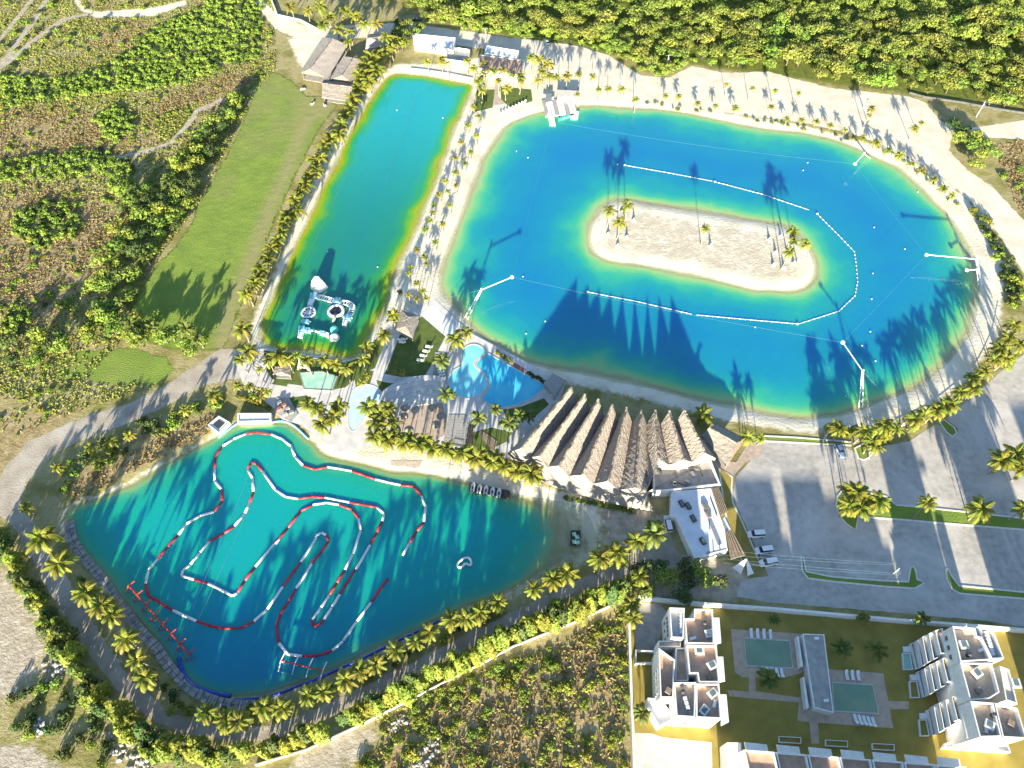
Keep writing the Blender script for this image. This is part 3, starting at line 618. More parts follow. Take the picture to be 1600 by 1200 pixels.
def tall_mesh(name, seed, n, mname):
    "a dense upright shrub of unit radius and height, leaves from the ground up"
    r = random.Random(seed); mb = MB(); ph = [r.uniform(0, 6.28) for _ in range(3)]
    for k in range(n):
        z = r.random()**.8; a = r.uniform(0, 6.28); R = (1-.55*z**2.2)*(.78+.2*math.sin(2*a+ph[0]+3*z)+.14*math.sin(5*a+ph[1]))*r.uniform(.7, 1.04)
        if z > .93: R *= r.random()
        p = Vector((math.cos(a)*R, math.sin(a)*R, z*(1+.14*math.sin(3*a+ph[2]))))
        nrm = Vector((math.cos(a)*(1-.5*z)+r.gauss(0, .4), math.sin(a)*(1-.5*z)+r.gauss(0, .4), .25+z+r.gauss(0, .35))).normalized()
        t = nrm.orthogonal().normalized(); t.rotate(Matrix.Rotation(r.uniform(0, 6.28), 3, nrm)); b = nrm.cross(t); s = r.uniform(.17, .34)
        q = [p-t*s*.5, p+b*s*.42, p+t*s*.62, p-b*s*.42]
        mb.add([Vector((v.x, v.y, p.z+(v.z-p.z)*.45)) for v in q], [(0, 1, 2, 3)])
    return mb.mesh(name, mname)
TALL_H = [tall_mesh('shrub', 170+k, 520, 'leaf_hedge') for k in range(4)]
TALL_D = [tall_mesh('shrub', 180+k, 520, 'leaf_dark') for k in range(3)]
def wood_mesh(name, seed):
    r = random.Random(seed); mb = MB(); mb.tube((0, 0, 0), (0, 0, .55), .055, 6, .04)
    for k in range(5):
        a = k*1.26+r.uniform(-.3, .3); mb.tube((0, 0, .42+.03*k), (math.cos(a)*.42, math.sin(a)*.42, .78+r.uniform(0, .2)), .032, 5, .012)
    return mb.mesh(name, 'trunk_dark')
WOODS = [wood_mesh('trunk', k) for k in range(3)]
def tree(x, y, R, h, crowns, label, group, name='broadleaf_tree', r=RND):
    o = thing(name, label, 'tree', (x, y, 0), r.uniform(0, 6.28), group)
    inst('trunk', WOODS[r.randrange(3)], o, sc=(R, R, h))
    inst('crown', crowns[r.randrange(len(crowns))], o, (0, 0, h*.52), sc=(R*r.uniform(.92, 1.08), R*r.uniform(.92, 1.08), max(h*.55, R*.62)))
    return o
SHRUBS = []
def shrub(x, y, R, h, meshes, label, group, name='shrub', r=RND):
    SHRUBS.append((R/math.sqrt(x*x+y*y+CAMH**2)*(1.5 if name != 'shrub' else 1), x, y, h, meshes[r.randrange(len(meshes))], r.uniform(0, 6.28), (R, R*r.uniform(.85, 1.15), h), label, group, name))
def inside(poly_w, x, y):
    return sdf(np.array([x]), np.array([y]), poly_w)[0] > 0
def scatter(pts, spacing, r, jit=.35):
    P = GA(pts); lo, hi = P.min(0), P.max(0); out = []
    xs = np.arange(lo[0], hi[0], spacing); ys = np.arange(lo[1], hi[1], spacing*.9)
    XX, YY = np.meshgrid(xs, ys); XX = XX+(np.arange(len(ys)) % 2)[:, None]*spacing*.5
    rr = np.random.RandomState(r); XX = XX+rr.uniform(-jit, jit, XX.shape)*spacing; YY = YY+rr.uniform(-jit, jit, YY.shape)*spacing
    ok = sdf(XX, YY, P) > 0
    return list(zip(XX[ok], YY[ok]))
# forest beyond the sand road: the largest 300 stand singly, the rest is one mass
FOREST = [(660,30),(700,42),(800,56),(900,67),(945,82),(1000,113),(1040,122),(1085,102),(1130,111),(1200,109),(1300,134),(1420,147),(1500,160),(1640,184),(1680,-30),(1400,-40),(600,-40),(560,-10),(600,5)]
fpts = scatter(FOREST, 8.2, 5); fpts.sort(key=lambda p: p[1])
def realise(items, name, mats, label):
    vv, ff, off = [], [], 0; mi = []
    for me, mw, idx in items:
        n = len(me.vertices); co = np.empty(n*3, np.float32); me.vertices.foreach_get('co', co); co = co.reshape(-1, 3)
        A = np.array(mw); co = co @ A[:3, :3].T+A[:3, 3]; vv.append(co)
        fi = np.empty(len(me.polygons)*4, np.int32); me.loops.foreach_get('vertex_index', fi); ff.append(fi.reshape(-1, 4)+off); off += n
    me = npmesh(name, np.concatenate(vv), np.concatenate(ff), False); me.materials.append(M[mats])
    o = bpy.data.objects.new(name, me); C.objects.link(o); return tag(o, label, None, None, 'stuff')
rest = []
def fplace(x, y):
    return ('behind the metal sheds' if x < 15 else 'above the start dock' if x < 60 else 'above the left half of the island' if x < 110 else 'above the right half of the island' if x < 160 else 'above the wide white sand' if x < 215 else 'above the grey wall at the upper right')+(', near the road' if y < 375 else ', deep inside')
for k, (x, y) in enumerate(fpts):
    R = RND.choice((3.4, 4.4, 5.2, 6.0, 7.0))*RND.uniform(.9, 1.1); h = R*RND.uniform(1.1, 1.6)
    if k < 300: tree(x, y, R, h, TREE_F if RND.random() < .75 else TREE_B, 'olive-green forest tree %s, %s crown' % (fplace(x, y), 'small' if R < 4.2 else 'medium' if R < 5.6 else 'wide'), 'forest trees above the sand road', 'forest_tree')
    else: rest.append((TREE_F[k % 5], Matrix.LocRotScale(Vector((x, y, h*.5)), Euler((0, 0, k)), Vector((R, R, h*.55))), 0))
if rest: realise(rest, 'far_forest', 'leaf_forest', 'dense far edge of the olive-green forest')
# understorey of the forest and thickets
for k, (x, y) in enumerate(scatter([(655,30),(700,42),(800,57),(900,68),(948,82),(1000,112),(1030,122),(1075,112),(1085,95),(1040,90),(950,60),(800,40),(700,25)], 5.5, 8)):
    shrub(x, y, RND.uniform(2.2, 3.4), RND.uniform(2, 3.5), SHRUB_B, 'low bush at the front edge of the forest', 'bushes at the forest edge')
# belt of trees left of the mown field
BELT = [(398,128),(380,165),(362,205),(330,262),(305,318),(285,352),(255,392),(228,425),(205,470),(185,515),(130,515),(140,450),(165,400),(190,340),(195,300),(250,290),(300,240),(335,190),(370,150)]
for k, (x, y) in enumerate(sorted([q for q in scatter(BELT, 6.0, 9) if RND.random() < .85], key=lambda q: -q[1])):
    if 1: tree(x, y, RND.uniform(3.4, 5.0), RND.uniform(4.5, 8), TREE_B if RND.random() < .7 else TREE_D, 'glossy green tree, %s from the top in the belt left of the field' % ordn(k), 'tree belt beside the field')
for k, (x, y) in enumerate(sorted(scatter([(130,505),(190,500),(250,500),(310,510),(322,535),(300,560),(260,560),(200,540),(140,550)], 6.5, 10))):
    tree(x, y, RND.uniform(3.0, 4.2), RND.uniform(4.5, 8.5), TREE_B, 'bushy bright tree, %s from the left below the mown field' % ordn(k), 'trees below the field')
for k, (x, y) in enumerate(scatter([(5,545),(50,520),(105,525),(112,560),(80,585),(10,590)], 6.5, 11)):
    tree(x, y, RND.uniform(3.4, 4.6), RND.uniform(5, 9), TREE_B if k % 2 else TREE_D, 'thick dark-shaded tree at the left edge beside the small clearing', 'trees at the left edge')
# sweeping bands of bright shrubs, upper left
BANDS = [[(235,45),(290,25),(330,0),(410,0),(405,90),(350,105),(290,130),(220,140),(130,150),(0,170),(0,118),(90,125),(150,110),(200,85)],
         [(145,190),(180,165),(210,180),(205,215),(165,225)], [(25,330),(70,315),(130,320),(128,365),(60,390),(20,370)],
         [(0,255),(80,240),(160,235),(200,255),(130,275),(40,285),(0,280)], [(75,455),(115,460),(118,485),(80,480)], [(0,480),(40,480),(60,500),(20,530),(0,530)], [(140,245),(200,250),(215,300),(200,330),(175,300)]]
nm = ['upper left slope', 'patch beside the winding path', 'round patch at the left edge', 'strip along the faint left track', 'small clump by the field corner', 'clump at the left edge below the dry grass', 'strip left of the tree belt']
for b, pts in enumerate(BANDS):
    for k, (x, y) in enumerate(scatter(pts, 3.3, 20+b)):
        if RND.random() < .9: shrub(x, y, RND.uniform(1.7, 3.0), RND.uniform(1.2, 3.0), SHRUB_B if RND.random() < .9 else SHRUB_D, 'bright green shrub on the '+nm[b], 'shrubs, '+nm[b])
for k, (px, py) in enumerate([(12,75),(25,55),(45,35),(60,48),(70,62),(35,90),(20,105),(90,48),(110,60),(62,20),(82,10),(150,60),(175,50),(190,70),(215,60),(165,30),(225,15),(200,10)]):
    p = G(px, py); shrub(p.x, p.y, RND.uniform(2.2, 3.6), RND.uniform(1.5, 3), SHRUB_B if k % 3 else SHRUB_D, 'scattered shrub between the pale tracks in the upper left corner', 'shrubs between the tracks')
# hedge outside the dirt track
HEDGE = [[(0,818),(40,878),(75,935),(105,985),(140,1040),(180,1095),(222,1135),(280,1160),(340,1168),(330,1200),(250,1190),(200,1160),(150,1105),(110,1045),(75,985),(40,920),(0,855)],
         [(330,1172),(400,1170),(480,1150),(560,1112),(640,1072),(720,1030),(800,988),(880,950),(970,915),(985,935),(900,970),(800,1010),(700,1062),(600,1112),(520,1150),(430,1180),(330,1200)]]
for b, pts in enumerate(HEDGE):
    for k, (x, y) in enumerate(scatter(pts, 2.9, 40+b)):
        shrub(x, y, RND.uniform(2.0, 3.0), (RND.uniform(6.5, 9.5) if b else RND.uniform(5, 8)), TALL_H if RND.random() < (.85 if b else .55) else TALL_D, ['leafy shrub in the hedge left of the dirt track', 'yellow-green shrub in the long hedge below the dirt track'][b], ['hedge left of the track', 'hedge below the track'][b], 'hedge_shrub')
# copse by the white roofed building, clump by the sand road, lone bushes
for k, (x, y) in enumerate(sorted(scatter([(985,900),(1010,878),(1060,885),(1130,895),(1150,920),(1130,938),(1060,935),(1000,930)], 5.0, 50))):
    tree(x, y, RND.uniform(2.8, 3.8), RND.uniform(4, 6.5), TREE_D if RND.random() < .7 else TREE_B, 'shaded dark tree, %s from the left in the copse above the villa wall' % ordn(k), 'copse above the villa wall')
for k, (px, py) in enumerate([(1485,205),(1500,212),(1520,222),(1535,235),(1510,235),(1528,250),(1545,245),(1520,262),(1495,225)]):
    p = G(px, py); tree(p.x, p.y, RND.uniform(4, 5.2), RND.uniform(5, 7), TREE_B if k > 1 else TREE_D, 'round tree in the clump at the fork of the sand road', 'clump at the road fork')
for k, (x, y) in enumerate(scatter([(1508,318),(1540,340),(1575,400),(1600,440),(1600,500),(1575,480),(1560,420),(1535,365)], 4.0, 52)):
    shrub(x, y, RND.uniform(2, 3.2), RND.uniform(1.5, 3.5), SHRUB_H if RND.random() < .6 else SHRUB_D, 'leafy bush right of the oval lake', 'bushes right of the oval lake')
for k, (x, y) in enumerate(scatter([(1560,270),(1640,240),(1640,340),(1600,330)], 7, 53)):
    shrub(x, y, RND.uniform(1.5, 3), RND.uniform(1, 2), SHRUB_B, 'dry looking bush beside the sand road fork', 'bushes by the road fork')
for k, (x, y) in enumerate(scatter([(75,745),(110,715),(150,690),(210,665),(280,635),(335,612),(350,630),(300,655),(220,695),(130,745),(95,775)], 4.4, 54)):
    if RND.random() < .9: shrub(x, y, RND.uniform(1.8, 3.2), RND.uniform(1.5, 3.2), SHRUB_B if RND.random() < .65 else SHRUB_D, 'green bush on the bank between the track and the slalom lake', 'bushes on the upper left bank')
for k, (x, y) in enumerate(scatter([(15,1090),(60,1060),(95,1050),(130,1090),(170,1130),(200,1200),(110,1200),(70,1160),(20,1150)], 4.6, 55)):
    if RND.random() < .8: shrub(x, y, RND.uniform(1.5, 2.8), RND.uniform(1.5, 3), SHRUB_D if RND.random() < .6 else SHRUB_B, 'bush among the white rubble in the lower left corner', 'bushes in the rubble')
for k, (x, y) in enumerate(scatter([(640,1090),(760,1050),(860,1020),(970,960),(980,1200),(700,1230),(640,1200)], 6.5, 56)):
    if RND.random() < .55: shrub(x, y, RND.uniform(1.2, 2.8), RND.uniform(.8, 2.2), SHRUB_H if RND.random() < .7 else SHRUB_B, 'low shrub in the dry plot left of the villas', 'shrubs in the dry plot')
for k, (x, y) in enumerate(scatter([(615,42),(660,48),(650,62),(625,85),(612,62)], 5, 57)):
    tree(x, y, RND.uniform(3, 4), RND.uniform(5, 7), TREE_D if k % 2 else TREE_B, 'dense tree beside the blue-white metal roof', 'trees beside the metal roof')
for k, (x, y) in enumerate(scatter([(0,400),(60,400),(130,440),(60,470),(0,470)], 9, 58)):
    if RND.random() < .6: shrub(x, y, RND.uniform(1.2, 2.4), RND.uniform(.8, 1.6), SHRUB_B, 'small scattered shrub in the dry grass at the left', 'shrubs in the dry grass')
for k, (x, y) in enumerate(scatter([(1270,668),(1300,680),(1330,690),(1400,688),(1460,655),(1520,615),(1580,560),(1590,575),(1530,600),(1470,640),(1400,665),(1330,672)], 4, 59)):
    if RND.random() < .85: shrub(x, y, RND.uniform(1.5, 2.4), RND.uniform(2.2, 4.2), TALL_H, 'low planting under the palms along the parking lot', 'low planting by the parking lot')
for k, (x, y) in enumerate(scatter([(1010,158),(1060,165),(1150,178),(1250,193),(1330,212),(1400,240),(1470,288),(1510,330),(1500,330),(1455,288),(1390,245),(1320,218),(1240,200),(1140,184),(1010,165)], 3.0, 60)):
    if RND.random() < .6: shrub(x, y, RND.uniform(.8, 1.6), RND.uniform(.6, 1.3), SHRUB_Y if RND.random() < .35 else SHRUB_H, 'low planting on the sandy rim above the oval lake', 'low planting on the upper rim')
for k, (x, y) in enumerate(scatter([(100,900),(130,905),(170,960),(215,1020),(262,1075),(300,1098),(360,1110),(440,1100),(520,1068),(600,1030),(700,985),(800,938),(806,945),(700,998),(600,1045),(520,1085),(440,1115),(360,1125),(290,1110),(240,1075),(190,1010),(140,945)], 3.4, 61)):
    if RND.random() < .75: shrub(x, y, RND.uniform(1.3, 2.2), RND.uniform(1.6, 4.2), SHRUB_D if RND.random() < .4 else SHRUB_H, 'leafy bush between the palms on the lower slalom lake bank', 'bushes under the bank palms')
def sprinkle(pts, n, seed, meshes, label, group):
    r = np.random.RandomState(seed); P = GA(pts); lo, hi = P.min(0), P.max(0); q = 0
    while q < n:
        x, y = r.uniform(lo[0], hi[0], 400), r.uniform(lo[1], hi[1], 400); ok = (sdf(x, y, P) > 0) & (r.rand(400) < .5+.5*np.sin(x*.16+seed)*np.sin(y*.14+x*.05))
        ix = np.clip(np.searchsorted(gx, x), 0, len(gx)-1); iy = np.clip(np.searchsorted(gy, y), 0, len(gy)-1); ok &= (W['sand'][iy, ix] < .3) & (W['dirt'][iy, ix] < .3)
        for a, b in zip(x[ok], y[ok]):
            if q < n: s = r.uniform(.5, 1.7)**1.3; shrub(a, b, s, s*r.uniform(.5, .9), meshes, label, group); q += 1
LL = [(-40,-10),(430,-10),(430,110),(396,150),(320,302),(225,440),(200,520),(130,600),(60,690),(-40,720)]
sprinkle(LL, 900, 81, SHRUB_B, 'tiny green shrub in the left scrubland', 'scrub at the left'); sprinkle(LL, 300, 82, SHRUB_Y+SHRUB_H, 'tiny yellow-green shrub in the left scrubland', 'scrub at the left'); sprinkle(LL, 150, 85, SHRUB_D, 'tiny dark shrub in the left scrubland', 'scrub at the left')
PL = [(560,1140),(700,1065),(860,1010),(978,945),(985,1240),(500,1240)]
sprinkle(PL, 200, 83, SHRUB_H, 'tiny shrub in the dry plot', 'scrub in the dry plot'); sprinkle(PL, 60, 84, SHRUB_B, 'tiny green shrub in the dry plot', 'scrub in the dry plot')
# the 290 bushes that show largest stand singly, the others are one mass of undergrowth
SHRUBS.sort(key=lambda s: -s[0])
for _, x, y, h, me, rz, sc, label, group, name in SHRUBS[:290]:
    tag(inst(name, me, None, (x, y, h*.12), (0, 0, rz), sc), label, 'shrub', group)
for mname in ('leaf_bright', 'leaf_hedge', 'leaf_dark', 'leaf_yellow'):
    it = [(s[4], Matrix.LocRotScale(Vector((s[1], s[2], s[3]*.12)), Euler((0, 0, s[5])), Vector(s[6])), 0) for s in SHRUBS[290:] if s[4].materials[0].name == mname]
    if it: realise(it, 'undergrowth', mname, 'mass of small %s bushes covering the open land' % {'leaf_bright': 'bright green', 'leaf_hedge': 'yellow-green', 'leaf_dark': 'dark green', 'leaf_yellow': 'yellow'}[mname])
# grass tufts: nobody could count them
def tufts(name, polys, dens, mname, label, seed, hmin=.15, hmax=.55):
    r = np.random.RandomState(seed); PX, PY = [], []
    for pts in polys:
        P = GA(pts); lo, hi = P.min(0), P.max(0); n = int((hi-lo).prod()*dens); x = r.uniform(lo[0], hi[0], n); y = r.uniform(lo[1], hi[1], n)
        k = sdf(x, y, P) > 0; x, y = x[k], y[k]
        ix = np.clip(np.searchsorted(gx, x), 0, len(gx)-1); iy = np.clip(np.searchsorted(gy, y), 0, len(gy)-1)
        cl = .5+.25*np.sin(x*.11+seed)*np.sin(y*.13+seed*2)+.25*np.sin(x*.31+y*.23)*np.sin(y*.37-x*.12); dz = W['dry'][iy, ix]
        k = (r.rand(len(x)) < np.clip(cl*1.3-.15, 0, 1)*(np.clip(dz+.25, 0, 1) if mname == 'tuft_dry' else np.clip(1.1-dz, .1, 1))) & (W['sand'][iy, ix] < .35) & (W['dirt'][iy, ix] < .35) & (smax[iy, ix] < -2.5); PX.append(x[k]); PY.append(y[k])
    x, y = np.concatenate(PX), np.concatenate(PY); n = len(x); V, F = [], []
    for q in range(3):
        a = r.uniform(0, np.pi, n); w = r.uniform(.12, .42, n); h = r.uniform(hmin, hmax, n); lx, ly = r.uniform(-.7, .7, n), r.uniform(-.7, .7, n)
        c, s = np.cos(a)*w, np.sin(a)*w; z0 = np.zeros(n)
        quad = np.stack([np.stack([x-c*.6, y-s*.6, z0], 1), np.stack([x+c*.6, y+s*.6, z0], 1), np.stack([x+c+lx, y+s+ly, h], 1), np.stack([x-c+lx, y-s+ly, h*.8], 1)], 1)
        V.append(quad.reshape(-1, 3))
    V = np.concatenate(V); F = np.arange(len(V)).reshape(-1, 4)
    me = npmesh(name, V, F, False); me.materials.append(M[mname]); o = bpy.data.objects.new(name, me); C.objects.link(o)
    tag(o, label, None, None, 'stuff')
LEFTLAND = [(-40,-10),(430,-10),(430,110),(396,150),(320,302),(225,440),(200,520),(130,600),(-40,640)]
PLOT = [(560,1140),(700,1065),(860,1010),(978,945),(985,1240),(500,1240)]
tufts('dry_grass', [LEFTLAND, PLOT, [(1550,225),(1660,210),(1660,350),(1590,330)], [(100,760),(345,640),(345,668),(200,750),(120,785)]], 1.7, 'tuft_dry', 'tall dry brown grass covering the open land', 71)
tufts('green_grass', [LEFTLAND, PLOT, [(0,600),(260,600),(130,640),(0,690)]], 1.6, 'tuft_green', 'rough green grass covering the open land', 72)
# ------------------------------------------------------------------ thatched hall
def V3(p, z=None): return Vector((p[0], p[1], p[2] if z is None else z))
def patch(mb, A, B, Cc, D, nu, nv, jit=.0, mi=0, sag=0.0):
    "bilinear surface A-B (start edge) to D-C (end edge), uneven by jit"
    vv = []
    for j in range(nv+1):
        for k in range(nu+1):
            u, v = k/nu, j/nv
            p = (A*(1-u)+B*u)*(1-v)+(D*(1-u)+Cc*u)*v
            e = 0 if (k in (0, nu) or j in (0, nv)) else 1
            vv.append(p+Vector((RND.uniform(-jit, jit)*.5*e, RND.uniform(-jit, jit)*.5*e, RND.uniform(-jit, jit)-sag*math.sin(math.pi*v))))
    mb.add(vv, [(j*(nu+1)+k, j*(nu+1)+k+1, (j+1)*(nu+1)+k+1, (j+1)*(nu+1)+k) for j in range(nv) for k in range(nu)], mi)
RN = [(893,605),(914,616),(935,624),(957,632),(979,637),(1002,640),(1024,641),(1046,642),(1069,640)]
RS = [(815,700),(843,712),(873,728),(910,742),(950,752),(992,762),(1030,718),(1068,718),(1102,708)]
SK = [(828,742),(856,756),(890,768),(926,779),(963,788),(1001,796)]
N_ = [G(*p, 12.0) for p in RN]; S_ = [G(*p, 10.2) for p in RS]; K_ = [G(*p, 3.2) for p in SK]
hall = thing('thatched_hall', 'big hall with nine steep pleated thatched ridges beside the oval lake', 'building', (float(np.mean([p.x for p in N_+S_])), float(np.mean([p.y for p in N_+S_])), 0))
def mid(a, b, z, back=0.0):
    m = (a+b)/2; return Vector((m.x, m.y-back, z))
VN = [Vector((2*N_[0].x-N_[1].x, 2*N_[0].y-N_[1].y, 0))]; VS = [Vector((2*S_[0].x-S_[1].x, 2*S_[0].y-S_[1].y, 0))]
VN = [mid(VN[0], N_[0], 6.5, 2)]+[mid(N_[k], N_[k+1], 6.6, 2.2) for k in range(8)]+[mid(N_[8], N_[8]*2-N_[7], 5.6, 2)]
VS = [mid(VS[0], S_[0], 6.3)]+[mid(S_[k], S_[k+1], 6.4) for k in range(8)]+[mid(S_[8], S_[8]*2-S_[7], 5.4)]
VS[6] = mid(S_[5], S_[6]+Vector((0, -8, 0)), 6.2)
VN[0] += Vector((-1.6, 0, -2)); VS[0] += Vector((-1.8, 0, -2)); VN[9] += Vector((.8, 0, -.6)); VS[9] += Vector((1.2, 0, -.6))
for k in range(9):
    mb = MB()
    patch(mb, VN[k], N_[k], S_[k], VS[k], 7, 34, .11); patch(mb, N_[k], VN[k+1], VS[k+1], S_[k], 7, 34, .11)
    b = mb.build('roof_bay', 'thatch', hall)
    mb = MB(); L_ = 26; pts = []
    for q in range(L_+1):
        p = N_[k].lerp(S_[k], q/L_); pts.append(p+Vector((RND.uniform(-.08, .08), 0, .05+RND.uniform(-.10, .14))))
    mb.path(pts, .42, 6); mb.build('ridge_cap', 'thatch_cap', b)
    nv = [2, 2, 2, 1, 3, 4, 3, 2, 3][k]
    for q in range(nv):
        t = (q+.35+RND.uniform(-.1, .1))/nv; l = RND.uniform(.03, .06)*(1.6 if k < 7 else 1); u = (S_[k]-N_[k]).normalized(); sd = Vector((-u.y, u.x, 0)).normalized()*.42
        P0, P1 = N_[k].lerp(S_[k], max(0, t-l)), N_[k].lerp(S_[k], min(1, t+l)); w_ = MB(); z_ = Vector((0, 0, .50))
        w_.add([P0+z_, P0.lerp(P1, .25)+sd+z_*.7, P0.lerp(P1, .75)+sd+z_*.7, P1+z_, P0.lerp(P1, .75)-sd+z_*.7, P0.lerp(P1, .25)-sd+z_*.7], [(0, 1, 2, 3, 4, 5)]); w_.build('ridge_vent', 'wood_dark', b)
    g = MB(); a, c, d = VN[k]+Vector((0, -.25, -.2)), N_[k]+Vector((0, -1.0, -.4)), VN[k+1]+Vector((0, -.25, -.2))
    g.add([a, c, d, Vector((d.x, d.y, 3.4)), Vector((a.x, a.y, 3.4))], [(0, 1, 2, 3, 4)]); g.build('gable', 'wood_dark', b)
mb = MB()
KV = [K_[0]*1.5-K_[1]*.5]+[(K_[k]+K_[k+1])/2 for k in range(5)]+[G(1020, 799, 3.2)]
for k in range(6):
    patch(mb, VS[k], S_[k], K_[k], KV[k], 5, 6, .14, sag=.5); patch(mb, S_[k], VS[k+1], KV[k+1], K_[k], 5, 6, .14, sag=.5)
patch(mb, VS[0], VN[0], VN[0]+Vector((-2.5, 0, -2.0)), KV[0]+Vector((-1, 0, -.4)), 12, 3, .12)
mb.build('roof_skirt', 'thatch_pale', hall)
mb = MB()
for k in (6, 7, 8):
    mb.add([VS[k], S_[k], VS[k+1], V3(VS[k+1], 3.0), V3(S_[k], 3.0), V3(VS[k], 3.0)], [(0, 1, 2, 3, 4, 5)])
mb.build('end_gable', 'thatch_pale', hall)
mb = MB()
ring = [KV[0]+Vector((1.5, 1.5, 0))]+[p+Vector((0, 1.5, 0)) for p in KV[1:]]+[VS[6]+Vector((0, .6, 0)), VS[9]+Vector((-.8, .6, 0)), VN[9]+Vector((-.8, -.8, 0)), VN[5]+Vector((0, -1.2, 0)), VN[0]+Vector((.6, -1.2, 0))]
mb.prism([(p.x, p.y) for p in ring], 0, 3.3, caps=False); mb.build('wall', 'concrete_pale', hall)
for p in [VN[k] for k in range(10)]+[KV[k] for k in range(7)]:
    m_ = MB(); m_.tube((p.x, p.y, 0), (p.x, p.y, p.z), .16, 6); m_.build('post', 'wood', hall)

def gable(name, label, r0, r1, hr, l0, l1, q0, q1, he, mt='thatch', cat='hut', posts=True, cap=True, group=None):
    "ridge r0-r1, left eave l0-l1, right eave q0-q1, all photo points at their own height"
    R0, R1 = G(*r0, hr), G(*r1, hr); L0, L1, Q0, Q1 = [G(*p, he) for p in (l0, l1, q0, q1)]
    c = (L0+L1+Q0+Q1)/4; o = thing(name, label, cat, (c.x, c.y, 0), group=group)
    for A, B in ((L0, L1), (Q0, Q1)):
        m_ = MB(); patch(m_, A, R0, R1, B, 7, 10, .09, sag=.12); patch(m_, A+Vector((0, 0, -.35)), A, B, B+Vector((0, 0, -.35)), 1, 10, .03); m_.build('roof_slope', mt, o)
    if cap:
        m_ = MB(); m_.path([R0.lerp(R1, k/10)+Vector((0, 0, RND.uniform(0, .1))) for k in range(11)], .28, 6); m_.build('ridge_cap', 'thatch_cap', o)
    for A, B, Rr in ((L0, Q0, R0), (L1, Q1, R1)):
        i = .12; a, b, r = A.lerp(c, i*.5), B.lerp(c, i*.5), Rr.lerp(V3(c, Rr.z), i); a.z = b.z = he-.2; r.z = hr-.5
        m_ = MB(); m_.add([a, b, r], [(0, 1, 2)]); m_.build('gable', 'wood', o)
    for A in (L0, L1, Q0, Q1):
        p = A.lerp(c, .12); m_ = MB(); m_.tube((p.x, p.y, 0), (p.x, p.y, he), .14, 6); m_.build('post', 'wood', o)
    fl = MB(); fl.prism([((A.lerp(c, .1)).x, (A.lerp(c, .1)).y) for A in (L0, L1, Q1, Q0)], .0, .14); fl.build('floor', 'concrete', o)
    return o
def hip(name, label, q, he, apex, mt='thatch_pale', cat='hut', group=None):
    "four eave corners (photo), apexes along the ridge at height apex"
    E = [G(*p, he) for p in q]; c = sum(E, Vector())/4; o = thing(name, label, cat, (c.x, c.y, 0), group=group)
    a = (E[0]+E[1])/2; b = (E[2]+E[3])/2; r0 = a.lerp(c, .55); r1 = b.lerp(c, .55); r0.z = r1.z = apex
    for tri in ((E[0], E[1], r0, r0), (E[2], E[3], r1, r1), (E[1], E[2], r1, r0), (E[3], E[0], r0, r1)):
        m_ = MB(); patch(m_, tri[0], tri[1], tri[2], tri[3], 7, 6, .07); patch(m_, tri[0]+Vector((0, 0, -.3)), tri[1]+Vector((0, 0, -.3)), tri[1], tri[0], 7, 1, .02); m_.build('roof_slope', mt, o)
    for A in E:
        p = A.lerp(c, .12); m_ = MB(); m_.tube((p.x, p.y, 0), (p.x, p.y, he), .12, 6); m_.build('post', 'wood', o)
    fl = MB(); fl.prism([((A.lerp(c, .1)).x, (A.lerp(c, .1)).y) for A in E], .0, .16); fl.build('floor', 'concrete', o)
    return o
gable('thatched_barn', 'largest brown thatched barn with open gable at the head of the mown field', (520,60), (484,108), 8.5, (504,58), (467,115), (543,70), (511,123), 4.2, cat='barn', mt='thatch_barn')
gable('thatched_barn', 'grey-brown thatched barn tucked between the largest barn and the palms', (552,90), (534,118), 6.2, (536,88), (514,125), (566,94), (550,130), 3.2, cat='barn', mt='thatch_barn')
gable('thatched_barn', 'pale sunlit thatched shed in front of the two brown barns', (503,130), (551,136), 4.6, (506,124), (553,129), (503,152), (548,158), 2.8, mt='thatch_pale', cat='barn')
gable('thatched_hut', 'curved brown thatched hut behind the barns under trees', (573,60), (603,57), 5.2, (577,53), (606,52), (571,76), (606,70), 3.0, mt='thatch_barn')
hip('thatched_hut', 'square pinkish thatched hut at the corner of the green pool lawn', [(627,484),(655,494),(645,528),(619,514)], 2.8, 3.7)
gable('thatched_porch', 'low thatched entrance porch right of the pleated hall', (1108,668), (1150,692), 5.4, (1120,662), (1166,686), (1096,680), (1138,728), 3.2, mt='thatch_pale', cat='porch')
hip('deck_hut', 'small beige flat-topped hut beside the steel pergola', [(430,572),(452,571),(454,587),(426,585)], 2.7, 3.3)

# ------------------------------------------------------------------ masonry blocks
def block(root, q, H, floor='terracotta', par=.9, base=0.0, wallm='white_paint', fname='roof_terrace', thick=.30):
    P = [G(x, y, H) for x, y in q]; n = len(P)
    ar = sum(P[k].x*P[(k+1) % n].y-P[(k+1) % n].x*P[k].y for k in range(n))
    if ar < 0: P.reverse()
    c = sum(P, Vector())/n; I = []
    for k in range(n):
        a, b, d = P[k-1], P[k], P[(k+1) % n]; e1 = (b-a).normalized(); e2 = (d-b).normalized()
        n1 = Vector((-e1.y, e1.x, 0)); n2 = Vector((-e2.y, e2.x, 0)); s = n1+n2; I.append(b+s*(thick/max(.3, 1+n1.dot(n2))))
    mb = MB()
    vv = [V3(p, base) for p in P]+[V3(p, H) for p in P]+[V3(p, H) for p in I]+[V3(p, H-par) for p in I]
    fs = []
    for r_ in range(3): fs += [(r_*n+k, r_*n+(k+1) % n, (r_+1)*n+(k+1) % n, (r_+1)*n+k) for k in range(n)]
    mb.add(vv, fs); w = mb.build('wall', wallm, root)
    mb = MB(); mb.add([V3(p, H-par+.02) for p in I], [tuple(range(n))]); mb.build(fname, floor, root)
    return P
